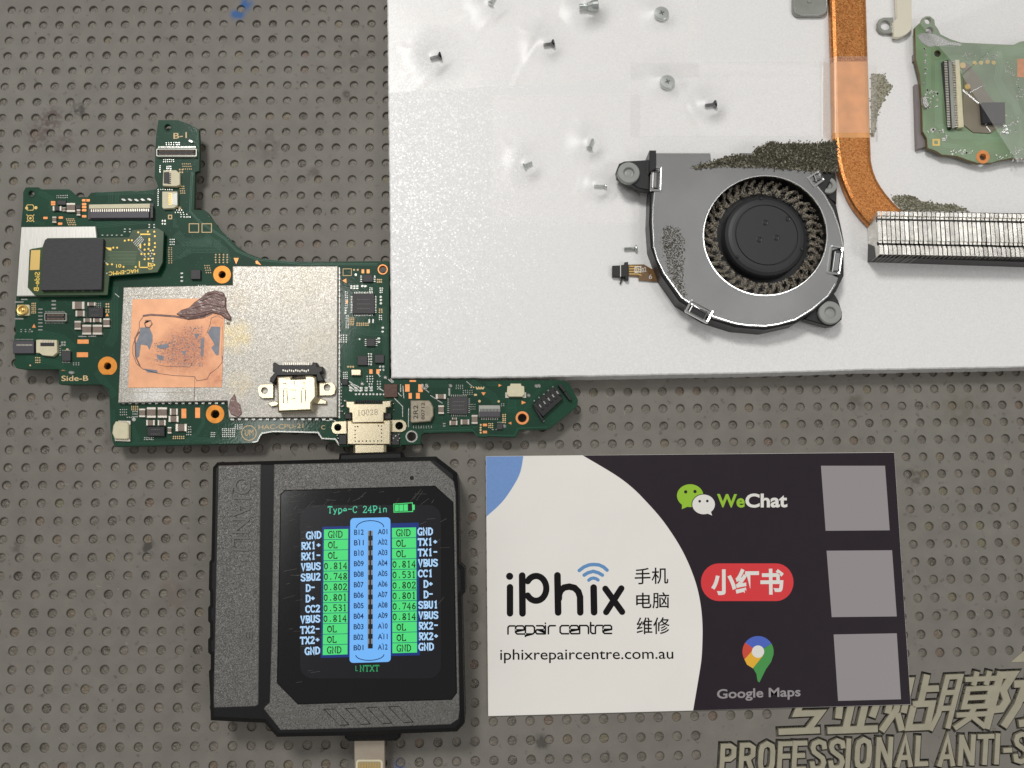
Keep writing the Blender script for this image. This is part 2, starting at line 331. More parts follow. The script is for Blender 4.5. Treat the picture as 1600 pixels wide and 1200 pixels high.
def rubber():
    m = mat('grey_rubber_mat', (118, 112, 102), 0.62, spec=0.35); nt = m.node_tree; b = nt.nodes['Principled BSDF']; N = nt.nodes.new; L = nt.links.new
    g = N('ShaderNodeNewGeometry')
    def noise(s, d=4):
        n = N('ShaderNodeTexNoise'); n.inputs['Scale'].default_value = s; n.inputs['Detail'].default_value = d; L(g.outputs['Position'], n.inputs['Vector']); return n
    def ramp(src, a, b_, c1, c2):
        r = N('ShaderNodeValToRGB'); r.color_ramp.elements[0].position = a; r.color_ramp.elements[1].position = b_
        r.color_ramp.elements[0].color = (*c1, 1); r.color_ramp.elements[1].color = (*c2, 1); L(src, r.inputs[0]); return r
    def mix(fac, a, b_, mode='MIX'):
        x = N('ShaderNodeMix'); x.data_type = 'RGBA'; x.blend_type = mode
        if isinstance(fac, float): x.inputs[0].default_value = fac
        else: L(fac, x.inputs[0])
        for s, q in ((6, a), (7, b_)):
            if isinstance(q, tuple): x.inputs[s].default_value = (*q, 1)
            else: L(q, x.inputs[s])
        return x.outputs[2]
    base = ramp(noise(.012).outputs[0], .35, .7, lin((120, 115, 108)), lin((128, 125, 118))).outputs[0]
    n2 = ramp(noise(.22, 6).outputs[0], .3, .75, (.88, .88, .88), (1.06, 1.06, 1.05)).outputs[0]
    c = mix(1.0, base, n2, 'MULTIPLY')
    n3 = ramp(noise(.6, 6).outputs[0], .62, .74, (0, 0, 0), (.6, .6, .6)).outputs[0]
    c = mix(n3, c, lin((70, 62, 54)))
    def blot(px, py, r, col, amt, s=.45):
        nonlocal c
        x, y = W(px, py, 0); vd = N('ShaderNodeVectorMath'); vd.operation = 'DISTANCE'; L(g.outputs['Position'], vd.inputs[0]); vd.inputs[1].default_value = (x, y, 0)
        mr = N('ShaderNodeMapRange'); mr.inputs[1].default_value = r; mr.inputs[2].default_value = r*.3; L(vd.outputs['Value'], mr.inputs[0])
        nn = noise(s, 5); mm = N('ShaderNodeMath'); mm.operation = 'ADD'; L(nn.outputs[0], mm.inputs[0]); mm.inputs[1].default_value = -.5
        ad = N('ShaderNodeMath'); ad.operation = 'MULTIPLY_ADD'; L(mm.outputs[0], ad.inputs[0]); ad.inputs[1].default_value = 5.0; L(mr.outputs[0], ad.inputs[2])
        m2 = N('ShaderNodeMath'); m2.operation = 'MULTIPLY'; L(ad.outputs[0], m2.inputs[0]); L(mr.outputs[0], m2.inputs[1]); m2.use_clamp = True
        m3 = N('ShaderNodeMath'); m3.operation = 'MULTIPLY'; L(m2.outputs[0], m3.inputs[0]); m3.inputs[1].default_value = amt
        c = mix(m3.outputs[0], c, lin(col))
    blot(80, 185, 4, (84, 66, 64), .7, 1.1); blot(62, 210, 4.5, (84, 66, 62), .6, 1.1); blot(100, 225, 4, (92, 76, 72), .5, 1.1); blot(122, 172, 2.6, (60, 54, 52), .8, .8)
    blot(384, 8, 2.6, (44, 92, 150), .95, .3); blot(371, 22, 2.4, (44, 92, 150), .95, .3); blot(626, 1193, 1.6, (30, 70, 150), 1.0, .2)
    blot(700, 630, 5, (92, 86, 78), .5, .6); blot(1430, 745, 3, (80, 72, 62), .7, .8); blot(180, 690, 4, (92, 84, 76), .5, .6); blot(270, 930, 5, (96, 80, 74), .4, .4); blot(1500, 640, 6, (104, 98, 84), .5, .4); blot(420, 230, 5, (94, 88, 80), .5, .5); blot(560, 90, 6, (90, 84, 76), .4, .3); blot(230, 857, 2.4, (58, 54, 50), .8, .6); blot(26, 854, 2, (80, 72, 66), .6, .6); blot(1338, 628, 3, (88, 82, 72), .6, .6)
    blot(490, 270, 2.5, (86, 78, 70), .7, .6); blot(541, 147, 1.8, (76, 68, 62), .8, .6); blot(845, 1160, 2.4, (66, 62, 58), .8, .5); blot(1370, 1000, 3, (90, 84, 74), .6, .5); blot(610, 1165, 5, (84, 80, 74), .5, .4)
    L(c, b.inputs['Base Color'])
    bn = noise(3.0, 4); bp = N('ShaderNodeBump'); bp.inputs['Strength'].default_value = .35; bp.inputs['Distance'].default_value = .08; L(bn.outputs[0], bp.inputs['Height'])
    bn2 = noise(.35, 3); bp2 = N('ShaderNodeBump'); bp2.inputs['Strength'].default_value = .25; bp2.inputs['Distance'].default_value = .3; L(bn2.outputs[0], bp2.inputs['Height']); L(bp.outputs[0], bp2.inputs['Normal'])
    L(bp2.outputs[0], b.inputs['Normal']); return m
M['mat'] = rubber()
M['pit'] = mat('pit_floor', (98, 92, 82), 0.45, bump=0.9, bscale=1.6, bdist=0.3, col2=(122, 115, 105), vscale=0.55)
M['pit3'] = mat('pit_dirty', (86, 80, 70), 0.3, bump=1.0, bscale=2.2, bdist=0.35, col2=(118, 112, 102), vscale=1.1)
M['pit2'] = mat('pit_stained', (112, 95, 84), 0.4, bump=0.9, bscale=1.8, bdist=0.3, col2=(116, 111, 90), vscale=0.11)
M['letter'] = mat('worn_letter', (160, 154, 134), 0.55, var=0.06, vscale=0.4, bump=0.2, bscale=2)
# ------------------------------------------------------------------ text
TC = {}
def glyphs(s, off=0.0, ext=0.0):
    k = (s, off, ext)
    if k in TC: return TC[k]
    cu = bpy.data.curves.new('t', 'FONT'); cu.body = s; cu.size = 1; cu.offset = off; cu.extrude = ext; cu.resolution_u = 4
    o = bpy.data.objects.new('t', cu); me = o.to_mesh()
    v = [tuple(q.co) for q in me.vertices]; f = [tuple(p.vertices) for p in me.polygons]
    o.to_mesh_clear(); bpy.data.objects.remove(o); bpy.data.curves.remove(cu)
    TC[k] = (v, f); return TC[k]
def text(mb, s, p0, p1, p2, z, m=0, off=0.0, ext=0.0, h=0.0, ref=None, rng=None):
    """p0, p1: px of the left and right end of the line at its lowest ink (or base), p2: px above p0 at the height of ref"""
    v, f = glyphs(s, off, ext)
    x0 = min(q[0] for q in v); x1 = max(q[0] for q in v); rv = glyphs(ref or s, off, ext)[0]
    y0 = min(q[1] for q in rv) if not rng else rng[0]; y1 = max(q[1] for q in rv) if not rng else rng[1]
    A = Vector(W(*p0, z)); B = Vector(W(*p1, z)); C = Vector(W(*p2, z)); b = len(mb.v)
    ux = (B-A)/(x1-x0); uy = (C-A)/(y1-y0)
    flip = ux.x*uy.y-ux.y*uy.x < 0
    for q in v:
        p = A+ux*(q[0]-x0)+uy*(q[1]-y0); zz = z if not ext else (z if q[2] > 0 else z-h)
        mb.v.append((p.x, p.y, zz))
    for q in f:
        t = tuple(b+i for i in q); mb.f.append(t[::-1] if flip else t); mb.m.append(m)
# stroke glyphs for the pixel lettering of the display and for the rounded lettering of the card
def arc(cx, cy, rx, ry, a0, a1, n=8): return [(cx+rx*math.cos(math.radians(a0+(a1-a0)*k/n)), cy+ry*math.sin(math.radians(a0+(a1-a0)*k/n))) for k in range(n+1)]
PX = {
 'G': [[(5, 8), (4, 10), (1.6, 10), (0, 7), (0, 3), (1.6, 0), (4.2, 0), (4.4, 4)], [(3, 4), (5.4, 4)]],
 'N': [[(0.6, 0), (0.6, 10), (4.4, 0), (4.4, 10)], [(-.3, 0), (1.6, 0)], [(-.3, 10), (.9, 10)], [(3.5, 10), (5.4, 10)]],
 'D': [[(.8, 0), (.8, 10), (3, 10), (5, 7.5), (5, 2.5), (3, 0), (-.2, 0)], [(-.2, 10), (1, 10)]],
 'O': [[(2.5, 10), (.4, 8), (0, 5), (.4, 2), (2.5, 0), (4.6, 2), (5, 5), (4.6, 8), (2.4, 10)]],
 'L': [[(1, 10), (1, 0), (4.8, 0), (5, 2.4)], [(-.2, 10), (2.4, 10)]],
 'R': [[(.8, 0), (.8, 10), (3.6, 10), (4.8, 8.8), (4.8, 6.4), (3.6, 5.2), (.8, 5.2)], [(2.6, 5.2), (4.6, 0), (5.4, 0)], [(-.2, 0), (1.8, 0)], [(-.2, 10), (1, 10)]],
 'X': [[(.4, 0), (4.6, 10)], [(.4, 10), (4.6, 0)], [(-.4, 0), (1.4, 0)], [(3.6, 0), (5.4, 0)], [(-.4, 10), (1.4, 10)], [(3.6, 10), (5.4, 10)]],
 'V': [[(.4, 10), (2.5, 0), (4.6, 10)], [(-.4, 10), (1.6, 10)], [(3.4, 10), (5.4, 10)]],
 'B': [[(.8, 0), (.8, 10), (3.6, 10), (4.6, 8.8), (4.6, 6.6), (3.6, 5.4), (.8, 5.4)], [(3.6, 5.4), (5, 4), (5, 1.4), (3.8, 0), (-.2, 0)], [(-.2, 10), (1, 10)]],
 'U': [[(.8, 10), (.8, 2), (2, 0), (3.4, 0), (4.4, 2), (4.4, 10)], [(-.2, 10), (1.8, 10)], [(3.5, 10), (5.3, 10)]],
 'S': [[(4.6, 7.6), (4.4, 9.4), (3, 10), (1.4, 10), (.3, 8.6), (.4, 6.8), (4.4, 3.8), (4.7, 1.8), (3.6, 0), (1.4, 0), (.4, 1), (.2, 2.6)]],
 'C': [[(4.9, 7), (4.4, 9.3), (3, 10), (1.5, 9.6), (.2, 7.2), (.2, 2.8), (1.5, .4), (3.2, 0), (4.8, 2)]],
 'T': [[(2.5, 0), (2.5, 10)], [(0, 8), (.2, 10), (4.8, 10), (5, 8)], [(1.4, 0), (3.6, 0)]],
 '+': [[(2.5, 2.4), (2.5, 7.6)], [(.2, 5), (4.8, 5)]], '-': [[(.2, 5.6), (4.8, 5.6)]],
 '0': [[(2.5, 10), (.8, 8), (.6, 5), (.8, 2), (2.5, 0), (4.2, 2), (4.4, 5), (4.2, 8), (2.4, 10)]],
 '1': [[(1, 8.4), (2.6, 10), (2.6, 0)], [(1.2, 0), (4, 0)]],
 '2': [[(.6, 7.4), (1, 9.4), (2.6, 10), (4.2, 9), (4.2, 7), (.5, 0), (4.4, 0), (4.7, 1.6)]],
 '3': [[(.6, 9), (2.4, 10), (4.2, 8.8), (4.1, 6.8), (2.2, 5.4), (4.4, 4), (4.4, 1.4), (2.6, 0), (.6, 1)]],
 '4': [[(3.4, 0), (3.4, 10), (.2, 3), (4.9, 3)], [(2.4, 0), (4.4, 0)]],
 '5': [[(4.4, 10), (1, 10), (.8, 5.6), (2.6, 6.2), (4.4, 4.6), (4.4, 1.6), (2.8, 0), (.6, .8)]],
 '6': [[(4, 9.6), (2, 8.6), (.7, 5), (.8, 1.8), (2.4, 0), (4.2, 1.4), (4.3, 4), (2.8, 5.8), (.8, 4.2)]],
 '7': [[(.6, 8.4), (.8, 10), (4.5, 10), (2, 0)]],
 '8': [[(2.5, 5.3), (.9, 7), (1, 9), (2.5, 10), (4, 9), (4.1, 7), (2.5, 5.3), (.6, 3), (.8, 1), (2.5, 0), (4.2, 1), (4.4, 3), (2.4, 5.3)]],
 '.': [[(1.9, .6), (3.3, .6)], [(1.9, 1.2), (3.3, 1.2)]],
 'y': [[(.6, 6.6), (2.5, 1)], [(4.6, 6.6), (2, -2), (.6, -2.4)]], 'p': [[(.8, -2.6), (.8, 6.4), (3.4, 6.8), (4.8, 4.6), (4.6, 1.6), (3.2, 0), (.9, .8)]],
 'e': [[(.6, 3.6), (4.4, 3.6), (4, 6), (2.4, 6.8), (.6, 5), (.5, 2), (2, 0), (4.4, .9)]],
 'P': [[(.8, 0), (.8, 10), (3.6, 10), (4.9, 8.6), (4.8, 6), (3.6, 4.8), (.8, 4.8)], [(-.2, 0), (2, 0)], [(-.2, 10), (1, 10)]],
 'i': [[(1.2, 6.6), (2.6, 6.6), (2.6, 0)], [(1.2, 0), (4, 0)], [(2.4, 9.2), (2.8, 9.2)]],
 'n': [[(.8, 0), (.8, 6.6)], [(.8, 5.4), (2.6, 6.8), (4.2, 5.6), (4.2, 0)]], ' ': [],
}
def pixtext(mb, s, x, y, cw, ch, wd, z, m=0, slope=-0.02):
    """x, y: px of the lower left corner; cw: advance, ch: height of a capital"""
    for i, c in enumerate(s):
        for k, st in enumerate(PX[c]):
            pts = [(x+i*cw+q[0]*cw/6.2, y-q[1]*ch/10+(i*cw)*slope) for q in st]
            mb.stroke(pts, wd, z+0.003*k, m, cap=0)
# ------------------------------------------------------------------ the work mat
cx_ = (4.696000e-01, 2.207992e+02, -1.106100e+00, 1.071170e+01, 2.392400e+00, 1.316000e-01, -6.446700e+00, -2.193500e+00, -1.025600e+00, 8.325000e-01)
cy_ = (-0.2181, 2.3844, -165.3081, -1.7192, -7.0936, 2.4333, -1.7638, 8.7224, -0.2991, -1.3766)
def G(i, j):
    a = i/60; b = j/44; t = (1, a, b, a*a, a*b, b*b, a**3, a*a*b, a*b*b, b**3)
    return (sum(p*q for p, q in zip(cx_, t)), sum(p*q for p, q in zip(cy_, t)))
I0, I1, J0, J1 = -4, 64, -4, 47
def no_hole(i, j): return (j >= 43 and i > 40) or (j >= 40 and i > 44)
def patch(i, j): return (j >= 43 and i > 40) or (j >= 40 and i > 44)
mb = MB(); rnd = random.Random(3)
NS = 16; CS = [(math.cos(2*math.pi*k/NS), math.sin(2*math.pi*k/NS)) for k in range(NS)]
def sq(k):
    c, s = CS[k]; q = max(abs(c), abs(s)); return (c/q*.5, s/q*.5)
SQ = [sq(k) for k in range(NS)]
for j in range(J0, J1):
    for i in range(I0, I1):
        if patch(i, j): continue
        b = len(mb.v)
        mb.v += [(*G(i+u, j-v), 0.0) for u, v in SQ]
        if no_hole(i, j):
            mb.f.append(tuple(b+k for k in range(NS))); mb.m.append(0); continue
        x, y = G(i, j); x += rnd.uniform(-.03, .03); y += rnd.uniform(-.03, .03); r = .93*rnd.uniform(.97, 1.03); dp = -rnd.uniform(.42, .58)
        for rr, z in ((r+.14, 0.0), (r+.03, -.05), (r, -.16), (r*.97, dp), (r*.55, dp-.03)):
            mb.v += [(x+rr*c, y+rr*s, z) for c, s in CS]
        for t in range(5):
            mi = 0 if t < 4 else (rnd.choice((1, 1, 1, 1, 1, 1, 1, 1, 2, 3, 3)))
            for k in range(NS):
                l = (k+1) % NS; mb.f.append((b+t*NS+k, b+t*NS+l, b+(t+1)*NS+l, b+(t+1)*NS+k)); mb.m.append(mi)
        mb.f.append(tuple(b+5*NS+k for k in range(NS))); mb.m.append(mi)
padm = mb.build('work_mat', [M['mat'], M['pit'], M['pit2'], M['pit3']], origin=(0, 0, 0), kind='structure')
padm['label'] = 'grey rubber anti-static mat with rows of round dimples and raised lettering'
# the corner without dimples, where the lettering stands in a sunken outline
def edge(pts):
    o = []
    for (a, b), (c, d) in zip(pts, pts[1:]):
        n = max(abs(c-a), abs(d-b)); n = max(1, int(round(n)))
        o += [G(a+(c-a)*k/n, b+(d-b)*k/n) for k in range(n)]
    return o
pp = [(44.5, 39.5), (I1-.5, 39.5), (I1-.5, J1-.5), (40.5, J1-.5), (40.5, 42.5), (44.5, 42.5), (44.5, 39.5)]
po = edge(pp)
slab = MB(); slab.wall(po, -1.6, po, 0); slab.flat(po, 0); slab.flat(po, -1.6); slab.f[-1] = slab.f[-1]
n_top = None
cutter = MB()
GL = {
 '专': [[(1.2, 9.2), (9, 9.2)], [(.8, 6.6), (9.6, 6.6)], [(4.6, 10.2), (3.2, 3.8), (8.4, 3.8), (6.4, .8)], [(.4, .7), (8.8, .7)]],
 '业': [[(3.6, 10), (3.6, 1)], [(6.4, 10), (6.4, 1)], [(.9, 8), (1.6, 3)], [(9.1, 8), (8.4, 3)], [(.2, .7), (9.8, .7)]],
 '贴': [[(.8, 3.6), (.8, 9.2), (4, 9.2), (4, 3.6)], [(2.4, 8), (2.4, 4), (.5, .4)], [(2.9, 3.2), (4.4, .4)], [(7, 10), (7, 5)], [(7, 7.6), (9.8, 7.6)], [(5.7, 4.9), (9.4, 4.9), (9.4, .7), (5.7, .7), (5.7, 4.4)]],
 '膜': [[(.3, .3), (1, 3), (1, 9.6), (3.3, 9.6), (3.3, .5)], [(1, 6.8), (3.3, 6.8)], [(1, 4), (3.3, 4)], [(4.4, 9), (9.9, 9)], [(6, 10.2), (6, 8)], [(8.2, 10.2), (8.2, 8)], [(5.2, 6.9), (5.2, 7.3), (9.2, 7.3), (9.2, 4.1), (5.2, 4.1), (5.2, 6.6)], [(5.2, 5.7), (9.2, 5.7)], [(4.4, 2.7), (9.9, 2.7)], [(7.1, 4), (6.6, 2), (4.6, .4)], [(7.3, 2.2), (9.8, .4)]],
 '防': [[(1, 10), (1, .2)], [(1, 9.6), (3.4, 9.6), (2.3, 6.9), (3.5, 5), (2.9, 3.5), (1.4, 3.4)], [(6.7, 10.2), (7, 8.4)], [(4.3, 7.9), (9.9, 7.9)], [(6.3, 8), (5.8, 4), (4.3, .4)], [(6, 5.3), (9.2, 5.3), (8.8, .9), (7.2, .7)]],
 'P': [[(.6, 0), (.6, 10)], [(.6, 9.5), (3.4, 9.5), (4.8, 8.6), (4.8, 6), (3.4, 5), (.6, 5)]],
 'R': [[(.6, 0), (.6, 10)], [(.6, 9.5), (3.4, 9.5), (4.8, 8.6), (4.8, 6), (3.4, 5), (.6, 5)], [(3, 5), (5, 0)]],
 'O': [[(2.8, 9.7), (1, 8.8), (.6, 7), (.6, 3), (1, 1.2), (2.8, .3), (4.6, 1.2), (5, 3), (5, 7), (4.6, 8.8), (3.0, 9.7)]],
 'F': [[(.6, 0), (.6, 10)], [(.6, 9.4), (4.8, 9.4)], [(.6, 5.2), (4.2, 5.2)]], 'E': [[(.6, 0), (.6, 10)], [(.6, 9.4), (4.8, 9.4)], [(.6, 5.2), (4.2, 5.2)], [(.6, .6), (4.8, .6)]],
 'S': [[(5, 7.3), (4.6, 9), (2.8, 9.7), (1, 9), (.6, 7.6), (1.2, 6.2), (4.4, 4), (5, 2.5), (4.5, .9), (2.8, .3), (1, .9), (.6, 2.7)]],
 'I': [[(.8, 0), (.8, 10)]], 'N': [[(.6, 0), (.6, 10)], [(.6, 9.6), (5, .4)], [(5, 0), (5, 10)]], 'A': [[(.3, 0), (2.8, 9.8), (5.3, 0)], [(1.3, 3), (4.3, 3)]], 'L': [[(.7, 10), (.7, .6), (4.6, .6)]],
 'T': [[(0, 9.4), (5.6, 9.4)], [(2.8, 9.4), (2.8, 0)]], '-': [[(.3, 4.4), (3, 4.4)]], 'C': [[(5, 7.3), (4.6, 9), (2.8, 9.7), (1, 8.8), (.6, 7), (.6, 3), (1, 1.2), (2.8, .3), (4.6, 1), (5, 2.7)]]}
LET = [('专', (1214, 1150), (1287, 1147), (1234, 1062), 10), ('业', (1292, 1148), (1370, 1145), (1312, 1060), 11), ('贴', (1374, 1145), (1452, 1142), (1394, 1058), 10),
       ('膜', (1451, 1143), (1540, 1139), (1473, 1055), 8), ('防', (1533, 1139), (1616, 1136), (1556, 1052), 11.5)]
def lat(xs, s, y0, y1, x0, x1):
    for x, c in zip(xs, s):
        t = (x-x0)/(x1-x0); y = y0+(y1-y0)*t; LET.append((c, (x, y), (x+42, y-1.6), (x+2.5, y-46), 7.6))
lat((1125, 1155, 1185, 1215, 1238, 1266, 1295, 1321, 1336, 1369, 1401, 1430), 'PROFESSIONAL', 1210, 1197, 1125, 1430)
lat((1467, 1498, 1527, 1554, 1567, 1584, 1614, 1644), 'ANTI-STA', 1197, 1190, 1467, 1644)
def raised(mbx, zt, zb, add, ch=0):
    for n_, (c, a, b, d, wd) in enumerate(LET):
        a, b, d = Vector(a), Vector(b), Vector(d)
        for k, st in enumerate(GL[c]):
            pts = [tuple(a+(b-a)*(q[0]/10)+(d-a)*(q[1]/10)) for q in st]
            if c == 'O':
                ctr = WP(pts[:-1], zt); u = (wd+add)/2*SC(1400, 1180, 0); mbx.prism(inset(ctr, -u), zb, zt, px=False, holes=[inset(ctr, u)]); continue
            if len(pts) > 1:                     # square ends run on a little
                e = (wd*.18+add*.5); p, q = Vector(pts[0]), Vector(pts[1]); pts[0] = tuple(p-(q-p).normalized()*e); p, q = Vector(pts[-1]), Vector(pts[-2]); pts[-1] = tuple(p-(q-p).normalized()*e)
            o = WP(outline(pts, wd+add, cap=0), zt); mbx.prism(o, zb, zt+(.012*k if not ch else .005*k), px=False, ch=ch)
def slab_tidy(o):
    import bmesh
    bm = bmesh.new(); bm.from_mesh(o.data); bmesh.ops.remove_doubles(bm, verts=bm.verts, dist=1e-4); bmesh.ops.recalc_face_normals(bm, faces=bm.faces); bm.to_mesh(o.data); bm.free()
so = slab.build('lettering_ground', M['mat'], padm, origin=(0, 0, 0)); slab_tidy(so)
raised(cutter, .6, -.5, 6.5)
ct = cutter.build('cut', M['mat'], origin=(0, 0, 0)); slab_tidy(ct)
md = so.modifiers.new('cut', 'BOOLEAN'); md.operation = 'DIFFERENCE'; md.object = ct; md.solver = 'EXACT'; md.use_self = True
dg = bpy.context.evaluated_depsgraph_get(); me = bpy.data.meshes.new_from_object(so.evaluated_get(dg))
ok = len(me.polygons) > 50
print('LETTERING CUT', ok, len(me.polygons))
so.modifiers.clear()
if ok: so.data = me
bpy.data.objects.remove(ct)
ALL = LET
for one in ALL:
    LET = [one]; mb = MB(); raised(mb, .16, -.7, 0, .07); mb.build('letter', M['letter'], padm)
LET = ALL
mb = MB(); mb.prism([(1579, 1035), (1606, 1012), (1612, 1034)], -.1, .15, ch=.05); mb.build('raised_mark', M['letter'], padm)
mb = MB(); q = [(-400, -600), (650, -600), (650, 400), (-400, 400)]; mb.prism([(x, y) for x, y in q], -3, -1.8, px=False)
mb.build('bench_top', M['mat'], kind='structure')
# crumbs of solder lying in some dimples
mb = MB(); rn = random.Random(5)
for k in range(230):
    i = rn.randint(0, 60); j = rn.randint(0, 44)
    if no_hole(i, j): continue
    x, y = G(i, j)
    for t in range(rn.choice((1, 1, 2, 3))):
        a = rn.uniform(0, 6.28); d = rn.uniform(0, .6); s = rn.uniform(.05, .14); px_, py_ = x+d*math.cos(a), y+d*math.sin(a)
        z = -.58
        vs = [(px_+s*math.cos(b), py_+s*math.sin(b)) for b in (0.2+a, 1.7+a, 3.3+a, 4.8+a)]
        for q in range(4): mb.face([(*vs[q], z), (*vs[(q+1) % 4], z), (px_, py_, z+s*1.1)])
for k in range(60):
    px_, py_ = rn.choice([(rn.uniform(10, 590), rn.uniform(5, 180)), (rn.uniform(0, 320), rn.uniform(720, 1190)), (rn.uniform(720, 1590), rn.uniform(600, 700)), (rn.uniform(1420, 1590), rn.uniform(700, 1010))])
    x, y = W(px_, py_); s = rn.uniform(.04, .11)
    mb.face([(x-s, y, .01), (x, y-s, .01), (x+s, y+s*.3, s*1.2)]); mb.face([(x-s, y, .01), (x+s, y+s*.3, s*1.2), (x, y+s, .01)])
tag(mb.build('solder_crumbs', M['solder'], kind='stuff'), 'tiny bright solder crumbs scattered in the dimples of the grey mat', 'crumbs')
mb = MB(); rn = random.Random(77)
for k in range(70):
    px_, py_ = rn.choice([(rn.uniform(10, 590), rn.uniform(5, 180)), (rn.uniform(0, 320), rn.uniform(720, 1190)), (rn.uniform(720, 1590), rn.uniform(605, 700)), (rn.uniform(1420, 1590), rn.uniform(700, 1010)), (rn.uniform(340, 600), rn.uniform(180, 380))])
    x, y = W(px_, py_); a = rn.uniform(0, 6.28); P = [(x, y)]
    for q in range(5): a += rn.gauss(0, .7); P.append((P[-1][0]+.22*math.cos(a), P[-1][1]+.22*math.sin(a)))
    if k % 3: P = P[:3]
    mb.stroke(P, rn.uniform(.03, .07), .05, cap=0, px=False)
tag(mb.build('lint', mat('pale_lint', (176, 170, 160), .8), kind='stuff'), 'short pale lint fibres strewn over the grey mat', 'lint')
# ------------------------------------------------------------------ main board
ZB = 4.2; ZU = 3.2
board = thing('circuit_board', 'large green console circuit board with metal shields, lying left of the white foam sheet', 'circuit board', 300, 500, ZU)
BO = [(247.5, 187.5), (277.5, 187.5), (296, 194), (311, 202.5), (312, 230), (311.5, 267), (305, 269), (303.5, 327.5), (319, 328), (326, 333), (333, 344), (346.7, 361.7), (360, 374), (372, 386), (387, 396), (405, 402.7), (420, 406), (433, 407.5), (458.7, 409), (608, 408), (608.5, 592), (660, 592), (744.6, 591.7), (748, 594.3), (879.6, 593.8), (889.8, 599.3), (903.2, 625), (901.6, 635.6), (861, 668.5), (854.3, 671), (812, 672), (806, 683), (788.5, 683.2), (764, 681.5), (758, 683.7), (748, 682.9), (741, 675.3), (662, 677), (658.6, 680), (657, 694.5), (627, 695.5), (627, 698), (531, 698), (524.5, 690), (504.7, 687), (497.7, 677.5), (452, 676.4), (425.3, 675.8), (407.8, 678.7), (402, 691), (395, 692.7), (327.6, 694.8), (179.6, 698), (176, 690), (172, 666.7), (170.7, 610.7), (169, 606.7), (160, 601), (104, 601.3), (92, 600), (92, 577.3), (40, 577.3), (25, 574.7), (20.5, 568), (24, 562), (22.5, 556), (22, 525), (25, 519), (23, 512), (25, 464), (32.5, 354), (35.8, 321), (36, 300), (40, 292.6), (59.6, 292.4), (65, 295.7), (108.3, 295.7), (115, 302), (123.5, 308), (136.5, 308), (142, 301), (206, 298), (212, 299.6), (242.7, 295.7), (247, 291), (244.8, 284.8), (241.6, 278), (242.7, 230.7), (244, 210)]
HO = [circ(262, 199, 6), circ(49, 302.5, 5.5), circ(168, 572, 6), circ(347, 429, 6.2), circ(336, 647, 7), circ(598, 421, 6.2), circ(528, 669.5, 5.5), circ(624, 665.5, 5.8), circ(643, 682, 7.5), circ(816, 653, 7)]
mb = MB(); mb.prism(BO, ZU, ZB, ch=.08, holes=HO, side=1); mb.build('substrate', [M['green'], M['edge']], board)
def ringpart(cx, cy, ro, ri, m, z=ZB, flatten=0, sub=board, name='screw_ring'):
    p = circ(cx, cy, ro, n=36)
    if flatten: p = [(x, min(y, cy+flatten)) for x, y in p]
    mb = MB(); mb.prism(p, z-.01, z+.07, ch=.03, holes=[circ(cx, cy, ri, n=28)]); mb.lathe(*W(cx, cy, z+.07), [(ri*SC(cx, cy, z)+.02, z+.07), (ri*SC(cx, cy, z)-.06, z+.02), (ri*SC(cx, cy, z)-.07, z-.9)], cap=False)
    mb.build(name, m, sub)
ringpart(168, 572, 15, 6, M['ring'], flatten=13.5); ringpart(347, 429, 14, 6, M['ring']); ringpart(336, 647, 14.5, 7, M['ring']); ringpart(816, 653, 10.5, 7.2, M['orange']); ringpart(598, 421, 8, 6.4, M['orange']); ringpart(262, 199, 6.8, 5.6, M['green']); ringpart(49, 302.5, 6.6, 5.2, M['green'])
ringpart(643, 682, 9.6, 7.4, M['solder'])
# -- shields
def tess_side(mb, pts, z0, z1, m=0): mb.prism(pts, z0, z1, m, ch=.12)
ZS = ZB+1.1
mb = MB()
SH = [(192.5, 448.5), (363, 445), (363, 415.5), (528, 415.5), (527, 652.5), (357, 653), (355, 626.5), (184, 629.5)]
mb.prism(SH, ZB+.15, ZS, ch=.16); shield = mb.build('metal_shield', M['tin'], board)
mb = MB(); mb.stroke([(530, 418), (530, 650)], 2.2, ZB+.3, cap=0, h=.3)
for k in range(26):
    y = 424+k*9; mb.prism(rect(528.5, y, 531.8, y+4.5), ZB, ZB+.45, ch=.05)
for k in range(16):
    x = 190+k*10.4; mb.prism(rect(x, 628.5, x+5, 631.5), ZB, ZB+.4, ch=.05)
for k in range(15):
    x = 360+k*11; mb.prism(rect(x, 653.5, x+6, 657), ZB, ZB+.4, ch=.05)
mb.build('shield_fence', M['solder'], board)
z3 = Z(180, 440, 6)
mb = MB(); mb.stroke(z3((90, 165), (95, 130), (640, 120)), .6, ZS+.004); mb.stroke(z3((110, 1035), (740, 1040)), .8, ZS+.004); mb.stroke(z3((60, 1060), (60, 400)), .5, ZS+.004); mb.build('pressed_line', M['engr'], shield)
mb = MB(); mb.prism(z3((160, 165), (1030, 155), (1000, 990), (120, 995)), ZS, ZS+.10, ch=.03); cop = mb.build('copper_sheet', M['cu'], shield)
ZC = ZS+.10
mb = MB()
pa = z3((570, 302), (620, 262), (690, 240), (740, 190), (800, 150), (850, 100), (930, 80), (1010, 98), (1036, 150), (1036, 240), (1060, 290), (1086, 330), (1070, 362), (1030, 345), (980, 308), (900, 292), (820, 330), (740, 345), (680, 356), (620, 330))
mb.prism(pa, ZC, ZC+.35, ch=.22)
for a, wd in ((((800, 170), (900, 130), (1000, 170)), 22), (((720, 240), (860, 200), (1010, 230)), 26), (((640, 300), (780, 290), (900, 260), (1030, 290), (1070, 345)), 24), (((850, 120), (940, 100), (1010, 130)), 14), (((600, 310), (700, 325), (840, 300)), 18)):
    o = outline(z3(*a), wd/6); mb.prism(o, ZC+.3, ZC+.52, ch=.1)
mb.build('thermal_paste', M['paste'], board)
mb = MB()
